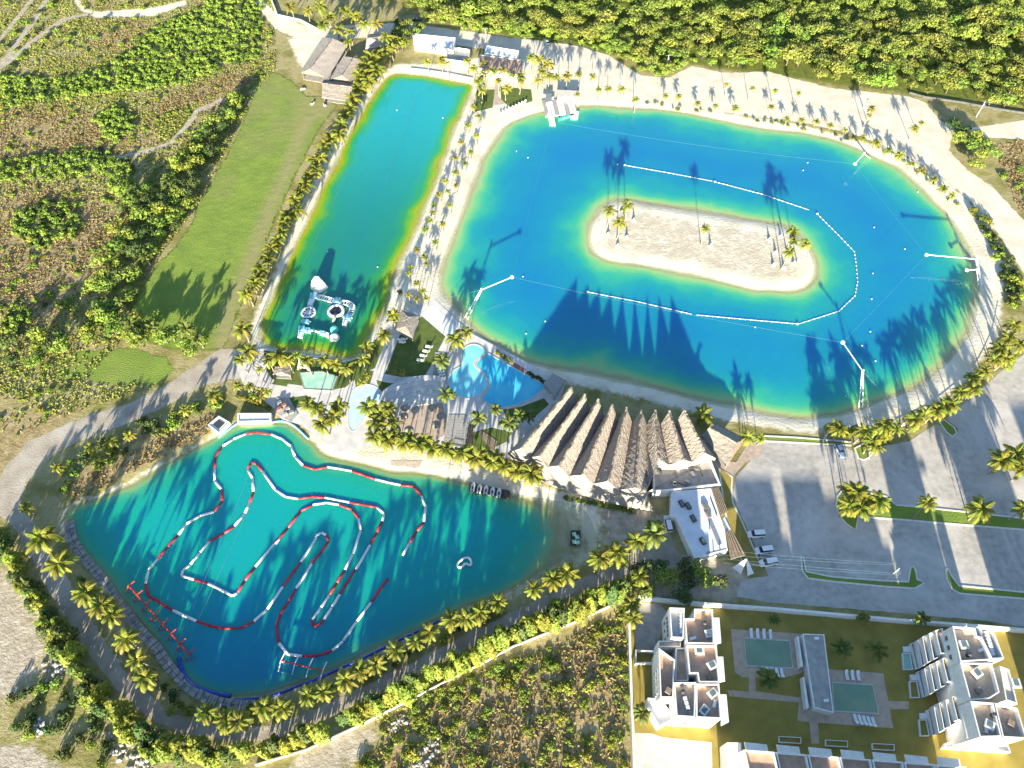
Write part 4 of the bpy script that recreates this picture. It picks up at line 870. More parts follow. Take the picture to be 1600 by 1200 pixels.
def slab(root, q, H, t, m, name):
    mb = MB(); P = [G(x, y, H) for x, y in q]; ar = sum(P[k].x*P[(k+1) % len(P)].y-P[(k+1) % len(P)].x*P[k].y for k in range(len(P)))
    if ar < 0: P.reverse()
    mb.prism([(p.x, p.y) for p in P], H-t, H); return mb.build(name, m, root)
def windows(root, A, B, z0, h, n, w, m='glass_dark', name='window', lo=.1, hi=.9):
    "n openings along the wall A->B (world), sill z0, proud frames"
    d = (B-A); d.z = 0; L_ = d.length; u = d/L_; nrm = Vector((u.y, -u.x, 0)); rz = math.atan2(u.y, u.x)
    for k in range(n):
        t = lo+(hi-lo)*(k+.5)/n; c = A+u*(L_*t)
        f = MB(); f.box((c.x+nrm.x*.03, c.y+nrm.y*.03, z0+h/2), (w+.24, .10, h+.24), rz); fo = f.build('window', 'white_plain', root)
        g = MB(); g.box((c.x+nrm.x*.07, c.y+nrm.y*.07, z0+h/2), (w, .08, h), rz); g.build('pane', m, fo)
def wallrun(name, label, pts, h, t, m, cat='wall'):
    P = [G(*p, 0) for p in pts]; mb = MB()
    for k in range(len(P)-1):
        a, b = P[k], P[k+1]; u = (b-a).normalized(); n_ = Vector((-u.y, u.x, 0))*t/2
        mb.prism([((a-n_).x, (a-n_).y), ((b-n_).x, (b-n_).y), ((b+n_).x, (b+n_).y), ((a+n_).x, (a+n_).y)], 0, h)
    o = mb.build(name, m); tag(o, label, cat); return o
# white roofed service building
sv = thing('service_building', 'white metal roofed building with framed skylights beside the parking lot', 'building', tuple(G(1092, 820, 0)))
Hs = 4.2
block(sv, [(1049,768),(1111,763),(1124,803),(1132,826),(1137,859),(1085,872),(1056,807),(1047,804),(1049,789)], Hs, 'white_roof', .12, fname='roof_sheet')
for k, (x, y) in enumerate([(1065,787.5),(1075,791),(1083,810.5),(1101.5,792),(1106,804),(1098,846)]):
    p = G(x, y, Hs); m_ = MB(); rz = math.radians(-68)
    m_.box((p.x, p.y, Hs+.22), (2.4, 1.35, .5), rz); s = m_.build('skylight', 'wood_dark' if k < 3 or k == 5 else 'wood', sv)
    m_ = MB(); m_.box((p.x, p.y, Hs+.40), (1.8, .85, .22), rz); m_.build('pane', 'glass_pane', s)
slab(sv, [(1106,812),(1111,810),(1128,850),(1122,852)], Hs+.05, .12, 'metal_grey', 'duct')
for x, y in ((1110,780),):
    slab(sv, [(1109.5,778),(1110.5,777.5),(1121,805),(1120,806)], Hs+.12, .2, 'steel_dark', 'pipe')
for k, (x, y) in enumerate([(1105,865),(1108,863),(1115,861.5),(1125,859),(1109,826.5)]):
    p = G(x, y, Hs); m_ = MB(); m_.tube((p.x, p.y, Hs-.1), (p.x, p.y, Hs+.7), .16, 6); m_.build('vent', 'steel_dark', sv)
for q, m_ in (([(1112,764),(1123,761),(1138,799),(1126,806)], 'roof_brown'), ([(1134,832),(1142,824),(1166,867),(1142,874)], 'roof_brown'), ([(1128,810),(1136,808),(1143,828),(1133,831)], 'metal_grey')):
    slab(sv, q, 4.0, .25, m_, 'side_roof')
    if m_ == 'roof_brown':
        a, b, c_, d = [G(x, y, 4.12) for x, y in q]
        for k in range(5):
            t = (k+.5)/5; r_ = MB(); r_.tube(a.lerp(b, t), d.lerp(c_, t), .16, 5); r_.build('roof_batten', 'wood', sv)
slab(sv, [(1131,809),(1132.5,808.6),(1141.5,827),(1140,828)], 4.3, .3, 'white_plain', 'gutter')
yard = thing('plant_yard', 'walled roof yard with pipes and fans between thatch and white roof', 'yard', tuple(G(1070, 745, 0)))
block(yard, [(1020,722),(1060,722),(1108,711),(1126,757),(1050,766),(1021,768)], 4.4, 'concrete', 1.3, fname='yard_floor', thick=.5)
for k in range(9):
    x, y = RND.uniform(1026, 1085), RND.uniform(728, 758); p = G(x, y, 3.3); m_ = MB()
    if k % 3 == 0: m_.tube((p.x, p.y, 3.1), (p.x, p.y, 4.0), .55, 10); m_.build('fan', 'metal_white', yard)
    elif k % 3 == 1: m_.box((p.x, p.y, 3.6), (1.6, .9, .9), RND.uniform(0, 3)); m_.build('cooling_unit', 'metal_grey', yard)
    else:
        a = RND.uniform(-.4, .4); m_.path([(p.x-2.5, p.y-a, 3.4), (p.x, p.y, 3.5), (p.x+2.5, p.y+a*2, 3.4), (p.x+3, p.y-2, 3.4)], .16, 5); m_.build('pipe', 'wood_dark', yard)

# ------------------------------------------------------------------ villas
TT = 13.0
v1 = thing('villa', 'white stepped villa block with terracotta roof terraces at the left end', 'building', tuple(G(1070, 1060, 0)))
def wins_w(root, P, z0, h, n, w, side, lo=.1, hi=.9):
    # pick the edge facing west ('w'), south ('s') or east
    best = max(range(len(P)), key=lambda k: {'w': -1, 'e': 1}.get(side, 0)*(P[k].x+P[(k+1) % len(P)].x)-(side == 's')*(P[k].y+P[(k+1) % len(P)].y))
    windows(root, P[best], P[(best+1) % len(P)], z0, h, n, w, lo=lo, hi=hi)
a = block(v1, [(1046,949),(1070,950),(1068,997),(1049,996)], TT, 'paving', 1.6)
wins_w(v1, a, 7.8, 2.0, 5, .8, 'w', .15, .85); wins_w(v1, a, 3.6, 1.8, 3, .8, 'w'); wins_w(v1, a, 8.0, 2.2, 1, 1.2, 's')
b = block(v1, [(1070,966),(1084,966),(1085,951),(1114,952),(1116,1006),(1073,1005)], TT+.3, 'terracotta', 1.4)
slab(v1, [(1112,965),(1124,965),(1127,1004),(1117,1007)], 9.8, .5, 'white_paint', 'canopy')
slab(v1, [(1120,1026),(1130,1026),(1133,1064),(1123,1066)], 9.8, .5, 'white_paint', 'canopy')
slab(v1, [(1124,1085),(1135,1085),(1139,1128),(1127,1134)], 9.8, .5, 'white_paint', 'canopy')
c = block(v1, [(1073,1007),(1120,1008),(1124,1066),(1092,1066),(1090,1052),(1077,1052)], TT+.25, 'terracotta', 1.4)
d = block(v1, [(1029,1012),(1055,1031),(1052,1090),(1032,1090)], TT-.6, 'terracotta', 1.5)
wins_w(v1, d, 8.2, 1.0, 4, .7, 'w', .35, .9); wins_w(v1, d, 5.0, 1.0, 4, .7, 'w', .35, .9)
e = block(v1, [(1053,1066),(1088,1066),(1086,1121),(1057,1119)], TT+.1, 'paving_tan', 1.5)
f = block(v1, [(1088,1068),(1124,1068),(1127,1123),(1088,1121)], TT+.28, 'terracotta', 1.4)
wins_w(v1, e, 8.6, 1.3, 3, 1.1, 's'); wins_w(v1, f, 8.6, 1.3, 3, 1.1, 's'); wins_w(v1, e, 4.2, 1.6, 3, 1.1, 's'); wins_w(v1, f, 4.2, 1.6, 3, 1.1, 's')
g = block(v1, [(1056,1012),(1073,1012),(1076,1064),(1055,1064)], 10.2, 'paving_tan', .8)
block(v1, [(1012,1090),(1032,1092),(1056,1122),(1030,1136),(1012,1106)], 5.0, 'white_plain', .4)
block(v1, [(993,1015),(1028,1017),(1026,1036),(993,1036)], 2.4, 'lawn_olive', 2.0, fname='courtyard')
block(v1, [(1029,1001),(1064,1001),(1064,1011),(1029,1011)], 10.0, 'pool_deck', .5)
for k, (x, y) in enumerate([(1092,1017),(1108,990),(1112,1040),(1113,1084),(1100,1110)]):
    p = G(x, y, TT-.9); m_ = MB(); m_.box((p.x, p.y, TT-.6), (2.4, 2.0, .7), .2*k); t_ = m_.build('roof_hatch', 'white_plain', v1); m_ = MB(); m_.box((p.x, p.y, TT-.22), (1.5, 1.2, .12), .2*k); m_.build('pane', 'glass_pane', t_)
for k in range(6):
    p = G(1064.5, 958+k*6, TT-1.2); m_ = MB(); m_.box((p.x, p.y, TT-1.0), (1.0, .9, .9), .1); m_.build('cooling_unit', 'metal_white', v1)
for k in range(3):
    p = G(1070+k*2, 1092+k*7, TT-.9); m_ = MB(); m_.box((p.x, p.y, TT-.7), (.9, .9, .9), .1); m_.build('cooling_unit', 'metal_white', v1)

T1 = TT; TT = 15.5
v2 = thing('villa', 'white stepped villa block with terraced balconies at the right edge', 'building', tuple(G(1510, 1070, 0)))
q1 = block(v2, [(1488,978),(1524,981),(1527,993),(1535,996),(1548,1031),(1501,1034)], TT, 'pool_deck', 1.4)
q1b = block(v2, [(1525,979),(1551,981),(1569,1029),(1550,1030)], TT-.5, 'paving', 1.6)
q2 = block(v2, [(1500,1035),(1550,1036),(1562,1082),(1546,1092),(1516,1094)], TT-.1, 'pool_deck', 1.4)
q3 = block(v2, [(1516,1095),(1552,1098),(1565,1151),(1531,1152)], TT+.1, 'pool_deck', 1.4)
q3b = block(v2, [(1554,1098),(1590,1106),(1604,1154),(1567,1152)], TT-.3, 'paving_tan', 1.5)
q4 = block(v2, [(1562,1040),(1577,1046),(1590,1100),(1572,1094)], 10.5, 'paving', .6)
block(v2, [(1545,1160),(1575,1163),(1580,1176),(1475,1168),(1480,1160)], 2.2, 'white_paint', .3)
for s_ in ([(1472,988),(1489,989),(1501,1032),(1481,1028)], [(1487,1051),(1502,1050),(1513,1090),(1497,1090)], [(1502,1111),(1520,1111),(1531,1151),(1511,1152)]):
    slab(v2, s_, 10.4, .5, 'white_paint', 'canopy')
for k, (ox, oy) in enumerate(((0, 0), (11, 44), (26, 104))):
    def sh(pts): return [(x+ox, y+oy) for x, y in pts]
    block(v2, sh([(1461,985),(1473,981),(1482,1021),(1470,1021)]), 9.2, 'lawn_olive' if k else 'paving_tan', 1.0, thick=.2, fname='balcony_floor')
    block(v2, sh([(1451,990),(1461,985),(1469,1026),(1459,1031)]), 7.2, 'paving_tan', 1.0, thick=.2, fname='balcony_floor')
    block(v2, sh([(1441,995),(1451,990),(1458,1032),(1449,1036)]), 5.4, 'paving_tan', 1.0, thick=.2, fname='balcony_floor')
    block(v2, sh([(1433,1001),(1441,998),(1450,1037),(1441,1042)]), 3.6, 'pool_deck', .9, thick=.2, fname='balcony_floor')
    block(v2, sh([(1423,1005),(1433,1002),(1441,1042),(1432,1045)]), 1.6, 'pool_deck', .5, thick=.2, fname='balcony_floor')
    slab(v2, sh([(1411,1010),(1422,1010),(1423,1019),(1412,1019)]), .6, .55, 'white_plain', 'patio_step')
    block(v2, sh([(1410,1020),(1422,1020),(1427,1046),(1412,1046)]), .9, 'green_screen' if k == 0 else 'lawn_olive', .5, thick=.2, fname='plunge_pool' if k == 0 else 'planter')
for k, (x, y) in enumerate([(1505,1008),(1526,1052),(1545,1133),(1586,1068)]):
    p = G(x, y, TT-.9); m_ = MB(); m_.box((p.x, p.y, TT-.6), (2.2, 2.2, .7), .5*k); t_ = m_.build('roof_hatch', 'white_plain', v2); m_ = MB(); m_.box((p.x, p.y, TT-.22), (1.4, 1.3, .12), .5*k); m_.build('pane', 'glass_pane', t_)
wins_w(v2, q1, 10.8, 1.2, 3, 1.2, 'w'); wins_w(v2, q3, 8.2, 1.4, 3, 1.2, 's'); wins_w(v2, q3, 4.0, 1.6, 3, 1.2, 's'); wins_w(v2, q3b, 8.2, 1.4, 3, 1.2, 's')
for k in range(7):
    p = G(1541+k*1.6, 989+k*5.4, TT-1.4); m_ = MB(); m_.box((p.x, p.y, TT-1.5), (1.0, .9, .9), .3); m_.build('cooling_unit', 'metal_white', v2)
TT = T1
v3 = thing('villa', 'long white villa row with terracotta roofs along the bottom edge', 'building', tuple(G(1330, 1195, 0)))
def row_pt(t): return (1161+(1512-1161)*t, 1171+(1198-1171)*t)
for k in range(7):
    t0, t1 = k/7+.004, (k+1)/7-.004; A, B = row_pt(t0), row_pt(t1)
    P = block(v3, [A, B, (B[0]+14, B[1]+62), (A[0]+14, A[1]+62)], TT+.05*(k % 3), 'terracotta', 1.2)
    for dx0, dx1 in ((.08, .82),):
        C0 = (A[0]+(B[0]-A[0])*dx0, A[1]+(B[1]-A[1])*dx0); C1 = (A[0]+(B[0]-A[0])*dx1, A[1]+(B[1]-A[1])*dx1)
        slab(v3, [(C0[0]-3, C0[1]-12), (C1[0]-3, C1[1]-11), (C1[0], C1[1]+2), (C0[0], C0[1]+2)], 10.0, .5, 'white_paint', 'canopy')
block(v3, [(1136,1160),(1158,1160),(1162,1235),(1138,1230)], 8.0, 'white_plain', .6)
for k in range(3):
    x = 1222+k*72; block(v3, [(x-5+k, 1150+k*5.5), (x+30+k, 1152+k*5.5), (x+30+k, 1162+k*5.5), (x-5+k, 1160+k*5.5)], .8, 'lawn_olive', .4, thick=.18, fname='planter')
# blocks of the same development beyond the lower frame edge; their shadows fall over the parking lot
for k, (x0, x1, y0, y1, h_) in enumerate([(64, 76, -4, 10, 20), (80, 92, -4, 10, 20), (92.5, 107, -4, 10, 18.5), (141, 156, 14, 34, 21), (167, 200, 14, 34, 21)]):
    o = thing('villa', 'white villa block standing below the lower edge, %s from the left' % ordn(k), 'building', ((x0+x1)/2, (y0+y1)/2, 0))
    m_ = MB(); m_.prism([(x0, y0), (x1, y0), (x1, y1), (x0, y1)], 0, h_); m_.build('wall', 'white_paint', o)
    m_ = MB(); m_.prism([(x0+.4, y0+.4), (x1-.4, y0+.4), (x1-.4, y1-.4), (x0+.4, y1-.4)], h_, h_+.05); m_.build('roof_terrace', 'terracotta', o)
    for a_, b_ in (((x0, y0), (x1, y0)), ((x1, y0), (x1, y1)), ((x1, y1), (x0, y1)), ((x0, y1), (x0, y0))):
        m_ = MB(); c_ = ((a_[0]+b_[0])/2, (a_[1]+b_[1])/2, h_+.5); m_.box(c_, (abs(b_[0]-a_[0]) or .35, abs(b_[1]-a_[1]) or .35, .96)); m_.build('parapet', 'white_plain', o)
    for z_ in range(2, int(h_)-1, 3):
        windows(o, Vector((x0, y0, 0)), Vector((x1, y0, 0)), z_, 1.5, 5, 1.2); windows(o, Vector((x1, y1, 0)), Vector((x0, y1, 0)), z_, 1.5, 5, 1.2)
for root, spots, hh in ((v1, [(1100,975),(1082,998),(1108,1058),(1066,1082),(1116,1100),(1044,1080)], TT-1.1), (v2, [(1512,1024),(1532,1016),(1528,1080),(1550,1118),(1540,1140),(1578,1130)], 14.1)):
    for k, (x, y) in enumerate(spots):
        p = G(x, y, hh); m_ = MB()
        if k % 3 == 0: m_.tube((p.x, p.y, hh), (p.x, p.y, hh+1.3), .6, 12); m_.dome((p.x, p.y, hh+1.3), .6, .6, .3, 12, 3); m_.build('water_tank', 'steel_dark', root)
        elif k % 3 == 1: m_.box((p.x, p.y, hh+.35), (1.9, .75, .3), .3*k); m_.build('lounger', 'cloth_white', root)
        else: m_.box((p.x, p.y, hh+.4), (1.5, 1.5, .8), .2*k); m_.build('planter', 'wood', root)
# villa garden
sheet('lawn', [(985,945),(1100,950),(1250,962),(1400,975),(1600,990),(1660,1000),(1660,1240),(1100,1240),(985,1240)], .02, 'lawn_olive', 'olive lawn of the villa garden')
sheet('pavement', [(990,940),(1030,944),(1046,960),(1030,1000),(1028,1016),(993,1014)], .03, 'concrete', 'grey paved yard behind the left villa')
sheet('pavement', [(990,1145),(1018,1146),(1035,1152),(1112,1160),(1114,1240),(988,1240)], .035, 'concrete_pale', 'pale paved forecourt below the left villa')
sheet('paved_deck', [(1142,983),(1250,990),(1290,992),(1262,1010),(1258,1050),(1236,1056),(1216,1060),(1160,1058),(1148,1050)], .03, 'pool_deck', 'tan deck round the upper villa pool')
sheet('paved_deck', [(1258,1040),(1300,1046),(1380,1052),(1396,1138),(1262,1128),(1246,1126),(1248,1098)], .03, 'pool_deck', 'tan deck round the lower villa pool')
sheet('path', [(1170,1056),(1180,1057),(1181,1080),(1250,1090),(1250,1098),(1140,1088),(1136,1078),(1170,1081)], .028, 'pool_deck', 'tan path between villa and pools')
sheet('path', [(1380,1095),(1420,1096),(1420,1108),(1390,1108)], .028, 'pool_deck', 'tan path from the lower villa pool to the right')
sheet('path', [(1264,1125),(1278,1126),(1280,1162),(1268,1162)], .028, 'pool_deck', 'tan path from the lower villa pool down')
mat('pool_water_green', (.20, .31, .21), (.25, .36, .24), .15, .08, spec=.5)  # lightened in its colour in place of the golden glow
mat('pool_water', (.03, .44, .70), (.10, .55, .76), .12, .08, spec=.5, detail=3)
mat('pool_water_pale', (.16, .60, .76), (.28, .68, .80), .2, .08, spec=.5, detail=3)
def pool(name, label, pts, m, rim=.45, sm=0, z=.12, rimm='concrete_pale', cat='pool'):
    P = smooth(pts, sm) if sm else pts; W_ = [G(*p, z) for p in P]; n = len(W_)
    ar = sum(W_[k].x*W_[(k+1) % n].y-W_[(k+1) % n].x*W_[k].y for k in range(n))
    if ar < 0: W_.reverse()
    c = sum(W_, Vector())/n; o = thing(name, label, cat, (c.x, c.y, 0)); I = []
    for k in range(n):
        a, d = W_[k-1], W_[(k+1) % n]; e = (d-a).normalized(); I.append(W_[k]+Vector((-e.y, e.x, 0))*(-rim))
    m_ = MB(); vv = [V3(p, z) for p in W_]+[V3(p, z+.06) for p in W_]+[V3(p, z+.06) for p in I]+[V3(p, 0) for p in I]
    m_.add(vv, [(r_*n+k, r_*n+(k+1) % n, (r_+1)*n+(k+1) % n, (r_+1)*n+k) for r_ in range(3) for k in range(n)]); m_.build('rim', rimm, o)
    m_ = MB(); m_.add([V3(p, z) for p in W_], [tuple(range(n))]); m_.build('water', m, o); return o
pool('villa_pool', 'rectangular green villa pool nearest the left villa', [(1163,998),(1233,1002),(1238,1043),(1167,1039)], 'pool_water_green')
pool('villa_pool', 'rectangular green villa pool right of the long pool house', [(1301,1067),(1363,1071),(1372,1114),(1304,1110)], 'pool_water_green')
ph = thing('pool_house', 'long grey flat-roofed pool house between the two villa pools', 'building', tuple(G(1280, 1060, 0)))
block(ph, [(1254,990),(1288,991),(1303,1114),(1272,1106)], 3.6, 'concrete', .25, fname='roof')
for q in ([(1245,994),(1248,994),(1255,1041),(1251,1042)], [(1254,1058),(1257,1058),(1264,1106),(1260,1107)]): slab(ph, q, 3.0, 2.6, 'white_paint', 'screen_wall')
for x, y in ((1275,998),(1290,1095)):
    p = G(x, y, 3.6); m_ = MB(); m_.box((p.x, p.y, 3.9), (1.2, .7, .8), .1); m_.build('cooling_unit', 'metal_white', ph)
wallrun('perimeter_wall', 'long white perimeter wall of the villas beside the road', [(996,936),(1048,942),(1100,947),(1200,954),(1300,963),(1400,972),(1480,978),(1600,988),(1660,993)], 2.4, .7, 'white_paint')
wallrun('perimeter_wall', 'white side wall between the dry plot and the left villa', [(981,945),(983,1010),(985,1080),(988,1150),(990,1240)], 2.2, .6, 'white_paint')
wallrun('boundary_wall', 'thin pale boundary wall below the long hedge', [(976,937),(900,972),(800,1012),(760,1034),(700,1064),(640,1095),(560,1135),(480,1172),(400,1196)], 1.2, .35, 'concrete_pale')
wallrun('boundary_wall', 'thin pale boundary wall left of the dirt track', [(30,900),(60,955),(95,1005),(130,1050),(160,1080),(180,1105)], 1.2, .35, 'concrete_pale')
wallrun('boundary_wall', 'white block wall at the upper left of the palm grove', [(424,0),(434,26),(470,34),(500,50)], 1.4, .6, 'white_paint')
wallrun('boundary_wall', 'grey wall along the forest edge right of the sand road', [(1420,146),(1445,153),(1500,161),(1560,172),(1640,184)], 1.0, .35, 'stone_dark')

# ------------------------------------------------------------------ buildings at the top
def shed(name, label, q, h, m, par=.12, cat='building'):
    c = G(sum(p[0] for p in q)/len(q), sum(p[1] for p in q)/len(q), 0); o = thing(name, label, cat, (c.x, c.y, 0)); block(o, q, h, m, par, fname='roof_sheet'); return o
shed('metal_shed', 'long shed with blue-white corrugated roof at the top end of the narrow lake', [(644,52),(712,59),(708,77),(647,68)], 4, 'white_roof')
shed('metal_shed', 'smaller blue-white metal roofed shed above the terracotta roof', [(761,71),(811,79),(807,90),(757,82)], 4, 'white_roof')
shed('walled_court', 'white framed open court between the two metal sheds', [(700,72),(735,77),(731,97),(696,92)], 3, 'concrete', 1.6, 'yard')
shed('tiled_pavilion', 'pavilion with flat terracotta roof above the palm garden', [(750,85),(818,94),(814,117),(748,106)], 3.6, 'terracotta', .3)
wallrun('start_wall', 'white concrete landing at the head of the narrow lake', [(640,110),(660,112),(700,118),(738,126)], .5, 3.6, 'white_paint', 'landing')
sheet('path', [(775,122),(781,122),(778,150),(790,162),(770,165),(772,150)], .05, 'paving_tan', 'short tan garden path at the top of the oval lake')
sheet('lawn', [(745,140),(773,140),(770,168),(742,175)], .04, 'lawn_fine', 'small lawn beside the tan garden path'); sheet('lawn', [(782,135),(830,140),(832,158),(800,168),(783,158)], .04, 'lawn_fine', 'small lawn between the tan garden path and the start dock')

# ------------------------------------------------------------------ resort plaza
sheet('plaza', [(655,478),(680,468),(735,520),(884,598),(868,645),(842,668),(806,700),(790,722),(700,700),(620,685),(585,680),(572,700),(530,706),(498,685),(470,664),(440,655),(430,640),(380,600),(370,575),(380,545),(412,545),(560,572),(590,545),(618,500),(640,478)], .03, 'paving', 'pale paved resort plaza with paths')
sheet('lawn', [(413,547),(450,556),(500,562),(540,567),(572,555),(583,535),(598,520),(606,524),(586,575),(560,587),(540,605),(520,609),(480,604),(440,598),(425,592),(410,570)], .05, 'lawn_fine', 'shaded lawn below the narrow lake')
sheet('lawn', [(659,494),(697,524),(685,547),(682,557),(664,587),(627,589),(601,584),(624,525)], .05, 'lawn_fine', 'lawn with white loungers beside the square hut')
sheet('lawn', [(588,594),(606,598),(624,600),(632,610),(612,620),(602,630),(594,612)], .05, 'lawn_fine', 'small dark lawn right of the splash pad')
sheet('lawn', [(433,590),(452,594),(448,604),(424,600)], .055, 'lawn_fine', 'tiny lawn in front of the deck hut')
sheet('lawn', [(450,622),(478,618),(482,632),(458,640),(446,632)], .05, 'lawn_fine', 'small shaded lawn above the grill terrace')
sheet('lawn', [(552,585),(570,578),(584,580),(578,600),(556,604)], .065, 'lawn_fine', 'small lawn left of the splash pad')
sheet('lawn', [(738,676),(768,668),(800,676),(792,690),(760,705),(735,704)], .05, 'lawn_fine', 'lawn strip between deck stripes and pool palms')
sheet('lawn', [(786,640),(812,636),(850,622),(858,632),(835,652),(805,656),(790,652)], .05, 'lawn_fine', 'planting bed below the large pool')
sheet('terrace', [(656,491),(676,477),(722,519),(700,529)], .06, 'white_plain', 'white terrace at the corner of the oval lake')
pool('swimming_pool', 'large blue swimming pool beside the oval lake', [(680+x/8, 520+y/8) for x, y in [(650,258),(1370,660),(1300,740),(1180,830),(1000,900),(850,930),(680,890),(575,812),(650,745),(685,660),(672,580),(620,500),(530,425),(512,395),(548,345),(625,305)]], 'pool_water', .4)
pool('swimming_pool', 'light blue kidney-shaped shallow pool left of the large pool', [(680+x/8, 520+y/8) for x, y in [(345,240),(400,170),(500,150),(580,185),(618,235),(588,285),(510,335),(478,390),(505,445),(595,515),(642,590),(645,660),(598,735),(520,785),(420,812),(300,788),(210,730),(170,640),(175,560),(230,480),(310,430),(350,370)]], 'pool_water_pale', .5, 2)
pool('splash_pad', 'round pale splash pad with shallow water between the palm clumps', [(545,640),(548,618),(556,606),(572,601),(588,605),(598,616),(600,632),(590,645),(570,650),(556,672),(546,668)], 'splash_floor', .3, 2, .06)
for k, (x0, x1) in enumerate(((0, 0),)):
    p = G(589, 628, 0); o = thing('water_slide', 'small blue slide on the right side of the splash pad', 'slide', tuple(p))
    m_ = MB(); m_.path([G(588, 636, .3), G(589, 630, .9), G(591, 622, 1.8), G(592, 617, 2.2)], .55, 8); m_.build('chute', 'pipe_lightblue', o)
    m_ = MB(); q = G(592, 617, 0); m_.tube((q.x, q.y, 0), (q.x, q.y, 2.0), .15, 6); m_.build('post', 'metal_grey', o)
# curved steps (amphitheatre)
amp = thing('curved_steps', 'pale curved amphitheatre steps above the round plaza', 'steps', tuple(G(650, 640, 0)))
cx, cy = 668, 668
for k in range(6):
    r0, r1 = 100-k*9, 91-k*9; P = []
    for R in (r0, r1):
        arc = [(cx+R*math.cos(t)*.95, cy-R*math.sin(t)*.78) for t in np.linspace(math.radians(72), math.radians(168), 18)]
        P += arc if R == r0 else arc[::-1]
    W_ = [G(*p, 0) for p in P]; m_ = MB(); m_.prism([(p.x, p.y) for p in W_][::-1], 0, 1.5-.22*k); m_.build('step', 'concrete_pale' if k % 2 else 'paving', amp)
sheet('plaza', [(628,640),(650,630),(690,630),(698,650),(698,678),(680,688),(640,685),(626,668)], .06, 'paving_tan', 'sunken tan plaza in the middle of the curved steps')
for k, (x, y) in enumerate([(634,642),(632,655),(640,676),(676,642),(682,668),(690,655)]):
    p = G(x, y, 0); o = thing('thatched_parasol', 'brown thatched parasol, %s round the tan plaza from the upper left' % ordn(k), 'parasol', (p.x, p.y, 0), group='parasols on the tan plaza')
    m_ = MB(); m_.tube((p.x, p.y, 0), (p.x, p.y, 2.3), .07, 6); m_.build('pole', 'wood', o)
    m_ = MB(); n = 12; vv = [(p.x+1.7*math.cos(6.283*i/n), p.y+1.7*math.sin(6.283*i/n), 2.0+RND.uniform(-.1, .1)) for i in range(n)]+[(p.x, p.y, 3.0)]; m_.add(vv, [(i, (i+1) % n, n) for i in range(n)]); m_.build('canopy', 'thatch', o)
# timber deck with planks
def planks(name, label, q, n, m, z=.16, gap=.12):
    A, B, Cc, D = [G(*p, 0) for p in q]; c = (A+B+Cc+D)/4; o = thing(name, label, 'deck', (c.x, c.y, 0))
    for k in range(n):
        t0, t1 = (k+gap/2)/n, (k+1-gap/2)/n; P = [A.lerp(D, t0), B.lerp(Cc, t0), B.lerp(Cc, t1), A.lerp(D, t1)]
        m_ = MB(); dz = RND.uniform(-.015, .015); m_.prism([(p.x, p.y) for p in P], 0, z+dz); m_.build('plank', m, o)
    return o
planks('timber_deck', 'grey plank deck between the tan plaza and the pool', [(701,648),(732,648),(726,700),(692,696)], 12, 'wood_grey')
planks('timber_deck', 'pale striped boardwalk near the hall', [(747,676),(752,672),(778,690),(770,706)][0:4], 9, 'wood')
planks('timber_steps', 'dark slatted stair left of the striped boardwalk', [(732,664),(740,660),(738,696),(727,694)], 14, 'wood_dark', .3, .4)
planks('timber_deck', 'slatted white deck left of the round pool', [(680,550),(702,552),(698,592),(676,588)], 12, 'wood_grey')
planks('timber_deck', 'grey roofed platform at the right tip of the large pool', [(849,604),(863,589),(882,600),(866,626)], 8, 'wood_grey', 2.6, .1)
sheet('terrace', [(803,566),(822,577),(818,583),(800,572)], .08, 'brick_red', 'small red tiled terrace between pool and oval lake')
# ------------------------------------------------------------------ slalom course floats
def zpt(kind, x, y):
    return {'a': (x/4, 600+y/4), 'b': (400+x/4, 600+y/4), 'c': (160+x/4, 840+y/4), 'd': (400+x/4, 900+y/4)}[kind]
L1 = ['b',(915,1075),'W',(960,995),'R',(1005,920),'R',(1050,865),'W',(1060,770),'W',(1035,700),'R',(985,640),'R',(905,632),'W',(825,615),'W',(745,595),'R',(675,570),'R',(600,545),'W',(520,530),'W',(445,518),'R',(370,535),'R',(295,510),'W',(245,455),'W',(220,390),'W',(165,345),'W',(95,315),'R','a',(1600,305),'R',(1540,312),'W',(1460,345),'W',(1390,390),'R',(1345,460),'R',(1342,530),'W',(1342,605),'W',(1385,660),'R',(1390,735),'R',(1340,800),'W',(1250,825),'W',(1165,875),'W',(1115,945),'R',(1050,1020),'R',(990,1090),'W','c',(290,205),'W',(270,290),'R',(290,365),'R',(350,400),'R',(440,455),'W',(510,488),'W',(590,522),'R',(670,552),'R',(760,568),'R',(860,568),'R',(945,525),'W',(1030,450),'W',(1130,305),'R',(1240,155),'W',(1340,0),'W','b',(375,950),'W',(410,930),'W',(440,945),'R',(455,985),'R',(405,1055),'R',(345,1125),'W','c',(1310,165),'W',(1210,320),'R',(1165,400),'R',(1110,480),'R',(1088,570),'R',(1103,660),'W',(1160,730),'W',(1250,742),'R',(1350,738),'R',(1435,708),'W',(1505,648),'W','d',(545,405),'W',(630,285),'W',(720,165),'R',(825,15)]
